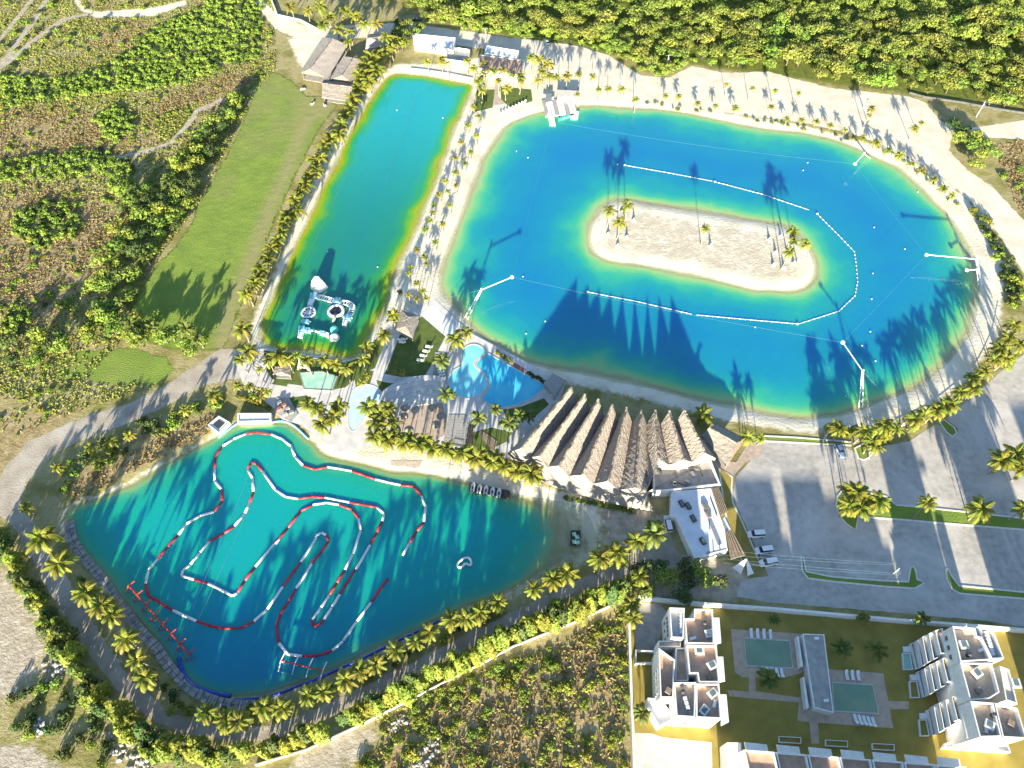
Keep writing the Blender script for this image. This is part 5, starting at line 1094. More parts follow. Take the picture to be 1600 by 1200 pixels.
L2 = ['a',(1570,490),'R',(1548,535),'W',(1580,590),'W',(1585,675),'R',(1560,745),'W',(1530,810),'W',(1465,890),'R',(1400,935),'R',(1310,985),'W',(1250,1055),'W',(1190,1130),'W',(1145,1165),'W','c',(495,240),'W',(575,262),'R',(660,287),'W',(745,330),'W',(815,365),'W',(845,345),'R',(890,270),'R',(955,185),'W',(1075,40),'R',(1115,0),'W','b',(120,1000),'R',(200,900),'R',(280,795),'R',(355,755),'W',(440,742),'W',(520,755),'R',(600,785),'R',(640,840),'W',(655,915),'W',(605,1065),'W',(555,1165),'R','c',(1465,285),'R',(1420,360),'W',(1365,440),'W',(1310,515),'R',(1315,545),'R',(1340,558),'R',(1385,515),'W',(1435,435),'W',(1485,355),'R',(1580,200),'W','b',(625,1160),'W',(715,1005),'R',(755,930),'R',(790,860),'W',(800,810),'W',(755,770),'R',(670,755),'R',(585,740),'W',(505,725),'W',(430,710),'R',(345,705),'R',(265,718),'W',(185,705),'W',(120,660),'W',(40,545),'R','a',(1605,500),'R',(1570,490)]
def float_line(seq, label):
    k = 'b'; prev = None; col = 'W'; segs = []
    for s in seq:
        if isinstance(s, tuple):
            p = zpt(k, *s)
            if prev is not None: segs.append((prev, p, col))
            prev = p
        elif s in 'WR': col = s
        else: k = s
    c = G(*segs[0][0], WL); o = thing('float_barrier', label, 'float line', (c.x, c.y, WL))
    for a, b, cc in segs:
        A, B = G(*a, WL-.10), G(*b, WL-.10); d = (B-A); n = max(1, round(d.length/6.5))
        for q in range(n):
            s0, s1 = A.lerp(B, q/n), A.lerp(B, (q+1)/n); u = (s1-s0).normalized()*.10; m_ = MB()
            m_.tube(s0+u, s1-u, .45, 8); m_.build('float', 'float_white' if cc == 'W' else 'float_red', o, True)
    return o
float_line(L1, 'outer red and white float line winding round the slalom lake')
float_line(L2, 'inner closed loop of red and white floats on the slalom lake')
# lake float ring, obstacles, pipes
o = tag((lambda m_: (m_.path([G(700+x/6.15, 710+y/6.15, WL+.2) for x, y in smooth([(95,1080),(100,1040),(150,1000),(200,995),(222,1030),(215,1065),(170,1050),(135,1080)], 4)], .38, 8, True), m_)[1])(MB()).build('float_ring', 'float_white', None, True), 'white bean-shaped float ring on the right of the slalom lake', 'float ring')
def obstacle(name, label, ends, rungs, off, rail_m, rung_m, n):
    A, B = [G(*p, 2.0) for p in ends]; o = thing(name, label, 'obstacle', (A.x, A.y, WL))
    m_ = MB(); m_.tube(A, B, .20, 6); m_.build('rail', rail_m, o)
    for k in range(n):
        p = A.lerp(B, k/(n-1)); a = p+Vector((-off[0], -off[1], 0)); b = p+Vector((off[0], off[1], 0))
        a.z = WL+.1; b.z = 2.3
        m_ = MB(); m_.tube(a, p, .16, 5); m_.tube(p, b, .18, 5); m_.tube(V3(p, WL), p, .14, 5)
        if rungs: m_.tube(a, V3(p+(B-A).normalized()*1.6, WL+.3), .10, 5); m_.tube(a, V3(p-(B-A).normalized()*.2, 2.0), .10, 5)
        m_.build('frame', rung_m, o)
    m_ = MB(); m_.tube(V3(A+Vector((-off[0], -off[1], 0)), WL+.1), V3(B+Vector((-off[0], -off[1], 0)), WL+.1), .06, 4); m_.build('cable', 'cable', o)
    return o
obstacle('cable_obstacle', 'red steel frame obstacle with eight crossbars beside the stone bank', ((201,915),(295,1021)), True, (1.5, 1.3), 'frame_red', 'frame_red', 8)
obstacle('cable_obstacle', 'small obstacle with red rail and four white bars near the lower bank', ((439,1032),(504,1048)), False, (.9, 2.4), 'frame_red', 'float_white', 4)
def tubething(name, label, pts, r, m, cat, z=WL+.15, sm=4, n=8):
    m_ = MB(); m_.path([G(x, y, z) for x, y in (smooth(pts, sm, False) if sm else pts)], r, n); o = m_.build(name, m, None, True); return tag(o, label, cat)
tubething('bumper_pipe', 'thick blue pipe along the stone bank corner', [(279,1028),(285,1050),(297,1067),(315,1077),(338,1084),(361,1087)], .55, 'pipe_blue', 'pipe')
tubething('bumper_pipe', 'long thin blue pipe along the lower bank of the slalom lake', [(367,1093),(400,1091),(437,1083),(470,1070),(497,1060),(530,1045),(560,1032),(600,1012),(630,997),(687,970)], .34, 'pipe_blue', 'pipe', 0)
tubething('bumper_pipe', 'light blue bumper pipe in front of the white barge', [(341,684),(358,671),(375,660),(400,661),(420,660),(442,658),(458,664),(470,674),(482,686)], .30, 'pipe_lightblue', 'pipe')
# stone bank along the slalom lake
PB_ = smooth([(108,815),(112,840),(130,870),(160,905),(176,930),(196,955),(216,982),(244,1012),(260,1036),(277,1056),(300,1078),(330,1093),(365,1101),(400,1101)], 3, False)
bank = thing('stone_bank', 'grey stone retaining bank along the left side of the slalom lake', 'wall', tuple(G(200, 965, 0)))
W_ = [G(*p, .3) for p in PB_]
for k in range(len(W_)-1):
    a, b = W_[k], W_[k+1]; u = (b-a).normalized(); n_ = Vector((-u.y, u.x, 0)); L_ = (b-a).length; q = 0
    while q < L_-.2:
        l = min(RND.uniform(1.2, 2.2), L_-q); s = a+u*q
        for lane in range(2):
            o0, o1 = n_*(-1.5+1.5*lane+.05), n_*(-1.5+1.5*(lane+1)-.05); h = .35+RND.uniform(-.12, .18)
            m_ = MB(); P = [s+o0, s+u*(l-.1)+o0, s+u*(l-.1)+o1, s+o1]; m_.prism([(p.x+RND.uniform(-.08, .08), p.y+RND.uniform(-.08, .08)) for p in P], -.9, h, top=[((p.x*.92+(a.x+b.x)/2*.0+s.x*.08), (p.y*.92+s.y*.08)) for p in P]); m_.build('stone', 'stone', bank)
        q += l
# rubble heaps of white rock
def rock_mesh(seed):
    r = random.Random(seed); bm = bmesh.new(); bmesh.ops.create_icosphere(bm, subdivisions=1, radius=1)
    for v in bm.verts: v.co *= r.uniform(.65, 1.2); v.co.z *= .6
    me = bpy.data.meshes.new('rock'); bm.to_mesh(me); bm.free(); me.materials.append(M['rubble']); return me
ROCKS = [rock_mesh(k) for k in range(5)]
for k, (pts, n, lab) in enumerate([([(62,1040),(80,1015),(105,1015),(115,1040),(90,1068),(66,1075)], 90, 'heap of white rubble beside the left hedge'), ([(145,1155),(160,1140),(195,1148),(240,1185),(245,1215),(215,1215)], 80, 'long heap of white rubble in the lower left corner'), ([(610,1125),(630,1115),(636,1130),(620,1143),(606,1140)], 30, 'small white rubble heap below the boundary wall'), ([(664,1165),(684,1145),(686,1175),(670,1198),(645,1200)], 55, 'scattered white rubble in the dry plot'), ([(52,1120),(72,1125),(75,1150),(55,1150)], 30, 'small white rubble patch between bushes')]):
    P = GA(pts); c = P.mean(0); o = thing('rubble_heap', lab, 'rubble', (c[0], c[1], 0)); r = np.random.RandomState(k); q = 0
    while q < n:
        x, y = r.uniform(P[:, 0].min(), P[:, 0].max()), r.uniform(P[:, 1].min(), P[:, 1].max())
        if sdf(np.array([x]), np.array([y]), P)[0] > 0:
            s = r.uniform(.3, 1.0)**1.8*.75+.1; inst('rock', ROCKS[q % 5], o, (x-c[0], y-c[1], s*.25), (r.uniform(0, .6), 0, r.uniform(0, 6)), s)
            q += 1
# ------------------------------------------------------------------ oval lake: cable masts, buoys, cables
def mast(label, base, knee, tip, hk, ht, legs=True):
    B, K, T = G(*base, 0), G(*knee, hk), G(*tip, ht); o = thing('cable_mast', label, 'mast', tuple(B))
    side = (K-B).cross(Vector((0, 0, 1))); side.z = 0; side = side.normalized()*.7 if side.length > .01 else Vector((.7, 0, 0))
    for s in (-1, 1):
        m_ = MB(); m_.tube(B+side*s, K+side*s*.35, .16, 6); m_.build('leg', 'metal_white', o)
    m_ = MB()
    for k in range(7):
        t0, t1 = k/7, (k+.5)/7; m_.tube((B+side).lerp(K+side*.35, t0), (B-side).lerp(K-side*.35, t1), .06, 4)
    m_.build('lattice', 'metal_white', o)
    m_ = MB(); m_.tube(K, T, .19, 6); m_.build('arm', 'metal_white', o)
    m_ = MB(); m_.tube(T+Vector((0, 0, -.25)), T+Vector((0, 0, .25)), .75, 12); m_.build('pulley', 'metal_white', o)
    m_ = MB(); m_.tube(K+Vector((0, 0, -.1)), K+Vector((0, 0, .8)), .35, 8); m_.build('head', 'metal_white', o)
    return o, K, T
_, k1, t1 = mast('white cable mast leaning over the left side of the oval lake', (728,498), (752,453), (800,433), 6, 6.5)
_, k2, t2 = mast('white cable mast leaning over the lower right of the oval lake', (1345,637), (1348,580), (1317,535), 7, 7)
_, k3, t3 = mast('white cable mast reaching in from the right end of the oval lake', (1531,445), (1526,405), (1448,398), 6, 6)
_, k4, t4 = mast('small white cable mast on the upper right shore of the oval lake', (1358,246), (1350,240), (1336,256), 5, 5)
o, k5, t5 = mast('short white mast with float beside the right shore of the oval lake', (1531,425), (1527,421), (1511,422), 4, 3.4)
t6 = G(862, 190, 5)
def cable(label, pts, r=.016, m='cable'):
    m_ = MB()
    for a, b in zip(pts[:-1], pts[1:]):
        n = 12; P = [a.lerp(b, k/n)-Vector((0, 0, (a-b).length*.012*math.sin(math.pi*k/n))) for k in range(n+1)]; m_.path(P, r, 4)
    return tag(m_.build('cable', m), label, 'cable')
cable('tow cable looping round the oval lake between the masts', [t1, t2, t3, t4, t6, t1])
cable('guy wire of the left cable mast', [G(697, 465, 0), k1, t1], .025); cable('guy wire of the lower right cable mast', [G(1404, 638, 0), k2, t2], .03); cable('guy wire of the right cable mast', [G(1585, 409, 0), k3, t3], .025)
cable('pair of tow cables along the left side of the narrow lake', [G(624, 118, 2), G(545, 265, 1.5), G(415, 525, 2)], .04)
cable('thin tow cable along the middle of the narrow lake', [G(652, 140, 2), G(600, 290, 1.5)], .03)
cable('left thin tow cable across the slalom lake', [G(398, 720, 1.5), G(330, 880, 1.2), G(262, 1040, 1.5)], .035); cable('right thin tow cable across the slalom lake', [G(420, 722, 1.5), G(350, 880, 1.2), G(280, 1030, 1.5)], .035)
def ball_mesh(name, r, m):
    bm = bmesh.new(); bmesh.ops.create_icosphere(bm, subdivisions=2, radius=r)
    for v in bm.verts: v.co.z *= .85
    me = bpy.data.meshes.new(name); bm.to_mesh(me); bm.free(); me.polygons.foreach_set('use_smooth', [True]*len(me.polygons)); me.materials.append(M[m]); return me
BUOY, BUOYS = ball_mesh('buoy', .42, 'float_white'), ball_mesh('buoy', .25, 'float_white')
def buoy_line(label, pts):
    P = [G(*p, WL+.12) for p in pts]; o = thing('buoy_line', label, 'buoy line', tuple(P[0])); m_ = MB(); m_.path(P, .06, 5); m_.build('rope', 'float_white', o)
    for a, b in zip(P[:-1], P[1:]):
        n = max(2, int((b-a).length/1.9))
        for k in range(n): inst('buoy', BUOYS, o, a.lerp(b, k/n)-P[0])
    inst('end_buoy', BUOY, o, (0, 0, .1), sc=1.1)
buoy_line('straight white buoy line above the left half of the island', [(976,258),(1045,270),(1113,283)])
buoy_line('straight white buoy line above the right half of the island', [(1117,284),(1190,303),(1264,328)])
buoy_line('bent white buoy line round the right end of the island', [(1277,334),(1305,362),(1335,393),(1338,415),(1340,440),(1336,462),(1311,486),(1280,496),(1248,506)])
buoy_line('white buoy line below the right half of the island', [(1246,506),(1165,499),(1088,492)])
buoy_line('white buoy line below the left half of the island', [(918,456),(1000,472),(1081,491)])
for k, (x, y, w) in enumerate([(620,172,'upper left one on the narrow lake'),(692,184,'upper right one on the narrow lake'),(512,393,'left one in the middle of the narrow lake'),(590,417,'right one in the middle of the narrow lake'),(807,236,'upper left one on the oval lake'),(825,246,'second from the upper left on the oval lake'),(852,502,'near the tip of the hall shadow'),(822,521,'near the lower left shore of the oval lake'),(965,257,'large one at the start of the upper buoy line'),(1366,355,'first right of the bent buoy line'),(1414,389,'left of the right cable mast'),(1364,427,'second right of the bent buoy line'),(1362,467,'third right of the bent buoy line'),(1360,518,'fourth right of the bent buoy line'),(1347,540,'right of the lower right mast tip'),(1368,564,'between lower right mast and shore'),(1262,254,'upper right part of the oval lake'),(1255,266,'just below the one in the upper right'),(1434,300,'near the upper right shore'),(817,432,'beside the left mast tip'),(1180,511,'below the lower buoy line')]):
    p = G(x, y, WL+.15); tag(inst('marker_buoy', BUOY, None, p, sc=.9 if 'large' in w else .6), 'white marker buoy, '+w, 'buoy', 'marker buoys')
# island supports
for k, (x, y) in enumerate([(950,367),(990,345),(979,372),(965,385),(1110,385),(1102,367),(1202,375),(1212,395),(1208,415),(1220,370),(1240,412),(1225,420)]):
    p = G(x, y, 0); o = thing('island_marker', 'small white concrete block with post on the island, %s from the left' % ordn(k), 'marker', (p.x, p.y, 0), RND.uniform(-.3, .3), 'white markers on the island')
    m_ = MB(); m_.prism([(-.8, -.6), (.8, -.6), (.8, .6), (-.8, .6)], 0, .5, top=[(-.6, -.4), (.6, -.4), (.6, .4), (-.6, .4)]); inst('block', m_.mesh('block', 'white_plain'), o)
    m_ = MB(); m_.prism([(-.55, -.15), (.55, -.15), (.55, .15), (-.55, .15)], .5, 1.7, top=[(-.12, -.1), (.12, -.1), (.12, .1), (-.12, .1)]); inst('post', m_.mesh('post', 'concrete_pale'), o)
# ------------------------------------------------------------------ inflatable water park
ip = thing('inflatable_water_park', 'white and blue inflatable obstacle course floating on the narrow lake', 'water park', tuple(G(505, 480, WL)))
def I(x, y, z=.5): return G(440+x/10, 410+y/10, z)
def ipart(name, m, f):
    m_ = MB(); f(m_); return m_.build(name, m, ip, True)
def pad(q, h, name='platform', m='inflatable_blue', top=.85):
    P = [I(x, y, .4) for x, y in q]; c = sum(P, Vector())/len(P)
    ar = sum(P[k].x*P[(k+1) % len(P)].y-P[(k+1) % len(P)].x*P[k].y for k in range(len(P)))
    if ar < 0: P.reverse()
    m_ = MB(); m_.prism([(p.x, p.y) for p in P], WL-.1, h, top=[((p.lerp(c, 1-top)).x, (p.lerp(c, 1-top)).y) for p in P]); return m_.build(name, m, ip)
pad([(530,250),(640,260),(725,370),(650,430),(590,465),(500,440),(440,370),(490,290)], 3.8, 'climbing_tower', 'inflatable_white', .5)
pad([(440,480),(580,490),(570,570),(430,560)], .9); pad([(440,560),(520,570),(475,670),(395,660)], .7, 'ramp', 'inflatable_white'); pad([(500,470),(560,480),(550,560),(500,550)], 1.2, 'step', 'inflatable_white')
pad([(820,570),(940,590),(930,650),(810,640)], 1.3); pad([(990,820),(1090,830),(1080,900),(960,890)], 1.1); pad([(955,890),(1040,905),(1010,985),(945,970)], .8, 'ramp', 'inflatable_white')
pad([(320,890),(440,900),(430,970),(310,960)], 1.0); pad([(265,1005),(370,1000),(380,1080),(260,1080)], 1.2); pad([(260,1080),(350,1090),(320,1175),(245,1165)], .7, 'ramp', 'inflatable_white')
pad([(370,1020),(460,1030),(450,1090),(365,1085)], .9); pad([(600,1070),(690,1085),(680,1135),(595,1125)], 1.0); pad([(680,1085),(750,1110),(735,1165),(670,1140)], .8, 'ramp', 'inflatable_white')
for nm_, cx_, cy_, rx_, inner, spokes in (('spoke_wheel', 420, 780, 118, None, 10), ('trampoline', 850, 760, 128, 'tramp_dark', 0)):
    c = I(cx_, cy_, .3); R = (I(cx_+rx_, cy_)-I(cx_, cy_)).length
    rg = ipart(nm_, 'inflatable_white', lambda m_: m_.path([(c.x+R*.88*math.cos(t), c.y+R*.88*math.sin(t), .3) for t in np.linspace(0, 6.283, 25)[:-1]], R*(.14 if inner is None else .20), 8, True))
    if inner:
        m_ = MB(); m_.prism([(c.x+R*.72*math.cos(t), c.y+R*.72*math.sin(t)) for t in np.linspace(0, 6.283, 21)[:-1]], WL, .5); m_.build('mat', inner, rg)
    for k in range(spokes):
        a = k*6.283/spokes; m_ = MB(); m_.tube((c.x, c.y, .3), (c.x+R*.9*math.cos(a), c.y+R*.9*math.sin(a), .3), .22, 6); m_.build('spoke', 'inflatable_white', rg)
def ladder(pts, name):
    P = [I(x, y, .35) for x, y in smooth(pts, 5, False)]; rails = [[], []]
    for k, p in enumerate(P):
        t = (P[min(k+1, len(P)-1)]-P[max(k-1, 0)]).normalized(); n_ = Vector((-t.y, t.x, 0))*1.05; rails[0].append(p+n_); rails[1].append(p-n_)
    m_ = MB(); m_.path(rails[0], .30, 6); m_.path(rails[1], .30, 6); b = m_.build(name, 'inflatable_white', ip, True)
    for k in range(0, len(P), 2):
        m_ = MB(); m_.tube(rails[0][k], rails[1][k], .24, 6); m_.build('rung', 'inflatable_white', b)
ladder([(570,540),(650,555),(740,580),(810,600)], 'ladder_bridge'); ladder([(940,625),(1040,640),(1100,690),(1100,750),(1060,820)], 'ladder_bridge')
ipart('balance_beam', 'inflatable_white', lambda m_: m_.tube(I(460, 1060, .5), I(600, 1095, .5), .45, 8)); ipart('slide', 'thatch_pale', lambda m_: m_.tube(I(845, 800, 1.2), I(812, 930, .3), .6, 8))
for x, y, r_, m_n in ((825, 1060, 1.7, 'inflatable_green'), (830, 1185, 1.9, 'inflatable_white'), (330, 925, .6, 'inflatable_white'), (440, 935, .6, 'inflatable_white'), (860, 565, .6, 'inflatable_white'), (910, 570, .6, 'inflatable_white'), (980, 860, .6, 'inflatable_white'), (1085, 870, .6, 'inflatable_white')):
    p = I(x, y, WL); ipart('dome', m_n, lambda m_: m_.dome((p.x, p.y, WL), r_, r_, r_*1.2))
# ------------------------------------------------------------------ barges and boats
def boxthing(name, label, cat, q, h, m, top=.94, base=WL-.1, hatch=None):
    P = [G(*p, h) for p in q]; c = sum(P, Vector())/len(P); o = thing(name, label, cat, (c.x, c.y, max(base, WL)))
    ar = sum(P[k].x*P[(k+1) % 4].y-P[(k+1) % 4].x*P[k].y for k in range(4))
    if ar < 0: P.reverse()
    m_ = MB(); m_.prism([(p.x, p.y) for p in P], base, h); m_.build('hull', m, o)
    I_ = [p.lerp(c, .10) for p in P]; m_ = MB(); n = 4
    m_.add([V3(p, h+.02) for p in P]+[V3(p, h+.22) for p in P]+[V3(p, h+.22) for p in I_]+[V3(p, h+.02) for p in I_], [(r_*n+k, r_*n+(k+1) % n, (r_+1)*n+(k+1) % n, (r_+1)*n+k) for r_ in range(3) for k in range(n)]); m_.build('rim', m, o)
    if hatch:
        I2 = [p.lerp(c, hatch) for p in P]; m_ = MB(); m_.prism([(p.x, p.y) for p in I2], h, h+.12); m_.build('hatch', 'steel_dark', o)
    return o
boxthing('floating_box', 'white floating box with square black hatch at the upper left of the slalom lake', 'pontoon', [(325,664),(342,650),(359,660),(342,677)], 1.3, 'white_plain', hatch=.45)
boxthing('barge', 'long cream-white barge moored beside the floating box', 'barge', [(371,646),(424,646),(424,658),(371,659)], 1.4, 'white_plain')
dk = boxthing('kart_dock', 'narrow grey dock holding small boats at the right of the white beach', 'dock', [(733,757),(797,767),(796,779),(733,768)], .25, 'wood_dark')
for k in range(6):
    x, y = 739+k*10.2, 762+k*2.2; p = G(x, y, .3); o = thing('small_boat', 'small white motor boat with dark seat, %s from the left on the dock' % ordn(k), 'boat', (p.x, p.y, .3), math.radians(82), 'boats on the dock')
    m_ = MB(); hull = [(-1.5, -.62), (.7, -.66), (1.5, -.25), (1.7, 0), (1.5, .25), (.7, .66), (-1.5, .62)]; m_.prism(hull, -.05, .55, top=[(a*1.03, b*1.08) for a, b in hull]); inst('hull', m_.mesh('hull', 'white_plain' if k != 5 else 'steel_dark'), o)
    m_ = MB(); m_.box((-.35, 0, .66), (1.1, .62, .22)); inst('seat', m_.mesh('seat', 'steel_dark'), o)
    m_ = MB(); m_.box((-1.55, 0, .6), (.35, .4, .6)); inst('motor', m_.mesh('motor', 'steel_dark'), o)
rf = boxthing('sunken_raft', 'dark mossy raft resting in the shallows at the right end of the slalom lake', 'raft', [(892,829),(907,829),(907,852),(891,852)], WL+.25, 'wood_dark')
for x, y in ((897,835),(902,840),(897,847),(903,848)):
    p = G(x, y, 0); m_ = MB(); m_.box((p.x, p.y, WL+.5), (1.2, 1.2, .5), .2); m_.build('crate', 'green_screen', rf)
# start dock on the oval lake
sd = thing('start_dock', 'white wooden start dock with desks and rails at the top of the oval lake', 'dock', tuple(G(882, 165, 0)))
def dpl(q, z0, z1, m, name):
    P = [G(*p, z1) for p in q]; ar = sum(P[k].x*P[(k+1) % len(P)].y-P[(k+1) % len(P)].x*P[k].y for k in range(len(P)))
    if ar < 0: P.reverse()
    m_ = MB(); m_.prism([(p.x, p.y) for p in P], z0, z1); return m_.build(name, m, sd)
for k in range(9):
    t0, t1 = k/9+.008, (k+1)/9-.008; a0, a1 = (846+50*t0, 156-3*t0), (846+50*t1, 156-3*t1); dpl([a0, a1, (a1[0]+6, a1[1]+25), (a0[0]+6, a0[1]+25)], WL, .42+RND.uniform(-.02, .02), 'white_plain' if k % 3 else 'wood_grey', 'plank')
dpl([(855,176),(866,182),(868,194),(859,194)], WL, .5, 'white_plain', 'ramp'); dpl([(890,172),(905,174),(903,184),(892,184)], WL, .5, 'white_plain', 'ramp'); dpl([(872,184),(896,177),(897,179),(873,187)], WL, .5, 'inflatable_green', 'ramp_edge')
dpl([(870,140),(905,142),(904,152),(871,152)], .5, 3.0, 'concrete_pale', 'cabin'); dpl([(852,146),(862,146),(862,158),(853,160)], .5, 2.4, 'metal_grey', 'cabin')
for k in range(8):
    p = G(850+k*7, 150+RND.uniform(-4, 16), .5); m_ = MB(); m_.box((p.x, p.y, 1.0), (.8, 1.2, 1.0), RND.uniform(0, 3)); m_.build('desk', 'steel_dark' if k % 2 else 'white_plain', sd)
# sun loungers
def lounger_mesh():
    m_ = MB(); m_.prism([(-1.0, -.33), (.35, -.33), (.35, .33), (-1.0, .33)], .22, .36)
    m_.add([(.35, -.33, .3), (.35, .33, .3), (1.0, .33, .75), (1.0, -.33, .75), (.35, -.33, .38), (.35, .33, .38), (.97, .33, .83), (.97, -.33, .83)], [(3, 2, 1, 0), (4, 5, 6, 7), (0, 1, 5, 4), (2, 3, 7, 6), (1, 2, 6, 5), (3, 0, 4, 7)]); return m_.mesh('mattress', 'cloth_white')
LM = lounger_mesh(); lf = MB()
for sx in (-.85, .3):
    for sy in (-.27, .27): lf.tube((sx, sy, 0), (sx, sy, .24), .04, 5)
LF = lf.mesh('frame', 'metal_white')
def lounger(px, py, rz, label, group, sc=1.15):
    p = G(px, py, 0); o = thing('sun_lounger', label, 'lounger', (p.x, p.y, .05), rz, group); inst('mattress', LM, o, sc=sc); inst('frame', LF, o, sc=sc)
for k, (x, y) in enumerate([(671,543),(666.5,550),(662,557),(657.5,564)]): lounger(x, y, -.25, 'white sun lounger on the hut lawn, %s from the top of the row' % ordn(k), 'loungers on the hut lawn', 1.5)
for k, (x, y) in enumerate([(627,532),(632,531),(629,536)]): lounger(x, y, -.2, 'white sun lounger in front of the square hut, %s from the left' % ordn(k), 'loungers by the square hut', 1.4)
for k in range(9): lounger(780+k*5, 180-k*2.4, 1.1, 'small sun lounger on the upper left beach of the oval lake, %s from the left' % ordn(k), 'loungers on the upper beach', 1.25)
for k in range(4): lounger(1173+k*10, 990+k*.6, 1.5, 'lounger above the upper villa pool, %s from the left' % ordn(k), 'loungers above the upper villa pool', 1.3)
for k in range(5): lounger(1191+k*7.5, 1050+k*.5, -1.6, 'lounger below the upper villa pool, %s from the left' % ordn(k), 'loungers below the upper villa pool', 1.3)
for k in range(3): lounger(1322+k*9, 1055+k*.6, 1.5, 'lounger above the lower villa pool, %s from the left' % ordn(k), 'loungers above the lower villa pool', 1.3)
for k in range(5): lounger(1336+k*7, 1124+k*1.2, -1.5, 'lounger below the lower villa pool, %s from the left' % ordn(k), 'loungers below the lower villa pool', 1.3)
for k in range(6): lounger(686+k*1.2, 570+k*4.2, .05, 'white lounger on the slatted deck, %s from the top' % ordn(k), 'loungers on the slatted deck', 1.2)
# A-frame, pergola, container pool, grill terrace
af = thing('a_frame', 'white A-shaped frame standing above the container pool', 'frame', tuple(G(474, 577, 0)))
top = G(468, 562, 4.6)
for nm_, a, b, r_ in (('leg', G(466, 577, 0), top, .28), ('leg', G(484, 580, 0), top, .28)):
    m_ = MB(); m_.tube(a, b, r_, 6); m_.build(nm_, 'white_plain', af)
m_ = MB(); m_.tube(G(466.6, 573, 1.8), G(478, 575, 1.8), .2, 6); m_.build('crossbar', 'white_plain', af)
pg = thing('steel_pergola', 'dark steel pergola with white side box beside the sand court', 'pergola', tuple(G(398, 562, 0)))
PQ = [G(*p, 3.2) for p in ((386,545),(419,552),(400,580),(377,556))]
for p in PQ: m_ = MB(); m_.tube(V3(p, 0), p, .10, 5); m_.build('post', 'steel_dark', pg)
for k in range(8):
    a, b = PQ[0].lerp(PQ[3], k/7), PQ[1].lerp(PQ[2], k/7); m_ = MB(); m_.tube(a, b, .11, 5); m_.build('beam', 'steel_dark', pg)
for k in range(5):
    a, b = PQ[0].lerp(PQ[1], k/4)+Vector((0, 0, .2)), PQ[3].lerp(PQ[2], k/4)+Vector((0, 0, .2)); m_ = MB(); m_.tube(a, b, .09, 5); m_.build('rafter', 'wood_grey', pg)
m_ = MB(); m_.prism([(p.x, p.y) for p in [G(*q, 2.6) for q in ((416,556),(421,560),(412,572),(406,568))]][::-1], 0, 2.6); m_.build('side_box', 'white_plain', pg)
pool('container_pool', 'teal shallow pool with rocky rim below the A-frame', [(469,583),(502,581),(526,589),(519,609),(476,607)], 'green_screen', .5, 0, .5, 'thatch_pale')
gt = thing('grill_terrace', 'small terrace of grey tables and grills above the blue bumper pipe', 'terrace', tuple(G(448, 640, 0)))
m_ = MB(); m_.prism([(p.x, p.y) for p in [G(*q, 0) for q in ((432,622),(452,622),(466,648),(455,660),(428,645))]][::-1], 0, .2); m_.build('floor', 'concrete', gt)
for k, (x, y) in enumerate([(437,630),(444,634),(450,640),(456,645),(437,640),(446,648)]):
    p = G(x, y, .2); m_ = MB(); m_.box((p.x, p.y, .65), (1.6, 1.0, .9), .5); m_.build('table', ['metal_grey', 'brick_red', 'wood_grey'][k % 3], gt)
# beach net, text mat, posts
nt_ = thing('net_posts', 'beach net frame standing on the white beach', 'net', tuple(G(710, 735, 0)))
for x, y in ((701,738),(719,742),(703,728),(718,731)): p = G(x, y, 0); m_ = MB(); m_.tube(p, p+Vector((0, 0, 2.4)), .09, 5); m_.build('post', 'wood', nt_)
for a, b in (((701,738),(719,742)), ((703,728),(718,731))):
    A, B = G(*a, 0), G(*b, 0); m_ = MB(); m_.tube(A+Vector((0, 0, 2.4)), B+Vector((0, 0, 2.4)), .07, 5); m_.build('crossbar', 'wood', nt_)
for k, (x, y) in enumerate([(735,742),(787,750),(793,760)]):
    p = G(x, y, 0); o = thing('beach_post', 'tall thin post on the white beach, %s from the left' % ordn(k), 'post', (p.x, p.y, 0), group='posts on the beach'); m_ = MB(); m_.tube(p, p+Vector((0, 0, 3.2)), .12, 6); m_.build('pole', 'wood', o); m_ = MB(); m_.box((p.x, p.y, 3.1), (.9, .5, .35)); m_.build('head', 'wood_dark', o)
sheet('sand_mat', [(609,718),(658,721),(657,731),(609,727)], .05, 'sand_raked', 'faded tan rectangle raked into the white beach', jit=.35)
# ------------------------------------------------------------------ parking lot islands and kerbs
def island(label, pts, m='lawn', sm=0):
    P = smooth(pts, sm) if sm else pts; W_ = [G(*p, 0) for p in P]; n = len(W_)
    ar = sum(W_[k].x*W_[(k+1) % n].y-W_[(k+1) % n].x*W_[k].y for k in range(n))
    if ar < 0: W_.reverse()
    c = sum(W_, Vector())/n; o = thing('planted_island', label, 'traffic island', (c.x, c.y, 0)); I_ = []
    for k in range(n):
        a, d = W_[k-1], W_[(k+1) % n]; e = (d-a).normalized(); I_.append(W_[k]+Vector((-e.y, e.x, 0))*.55)
    m_ = MB(); m_.add([V3(p, .03) for p in W_]+[V3(p, .17) for p in W_]+[V3(p, .17) for p in I_]+[V3(p, .08) for p in I_], [(r_*n+k, r_*n+(k+1) % n, (r_+1)*n+(k+1) % n, (r_+1)*n+k) for r_ in range(3) for k in range(n)]); m_.build('kerb', 'kerb', o)
    m_ = MB(); m_.add([V3(p, .10) for p in I_], [tuple(range(n))]); m_.build('grass', m, o)
island('grass traffic island with rounded end and palms in the parking lot', [(1316,765),(1307,775),(1305,790),(1310,806),(1322,820),(1338,829),(1341,808),(1600,829),(1640,832),(1640,812),(1600,809),(1455,793),(1400,788),(1385,775),(1350,768)])
island('L-shaped grass island below the overhead wires', [(1250,868),(1256,869),(1260,892),(1300,900),(1380,906),(1418,908),(1421,886),(1427,884),(1432,892),(1434,905),(1445,912),(1430,921),(1380,918),(1300,910),(1262,905),(1252,892)])
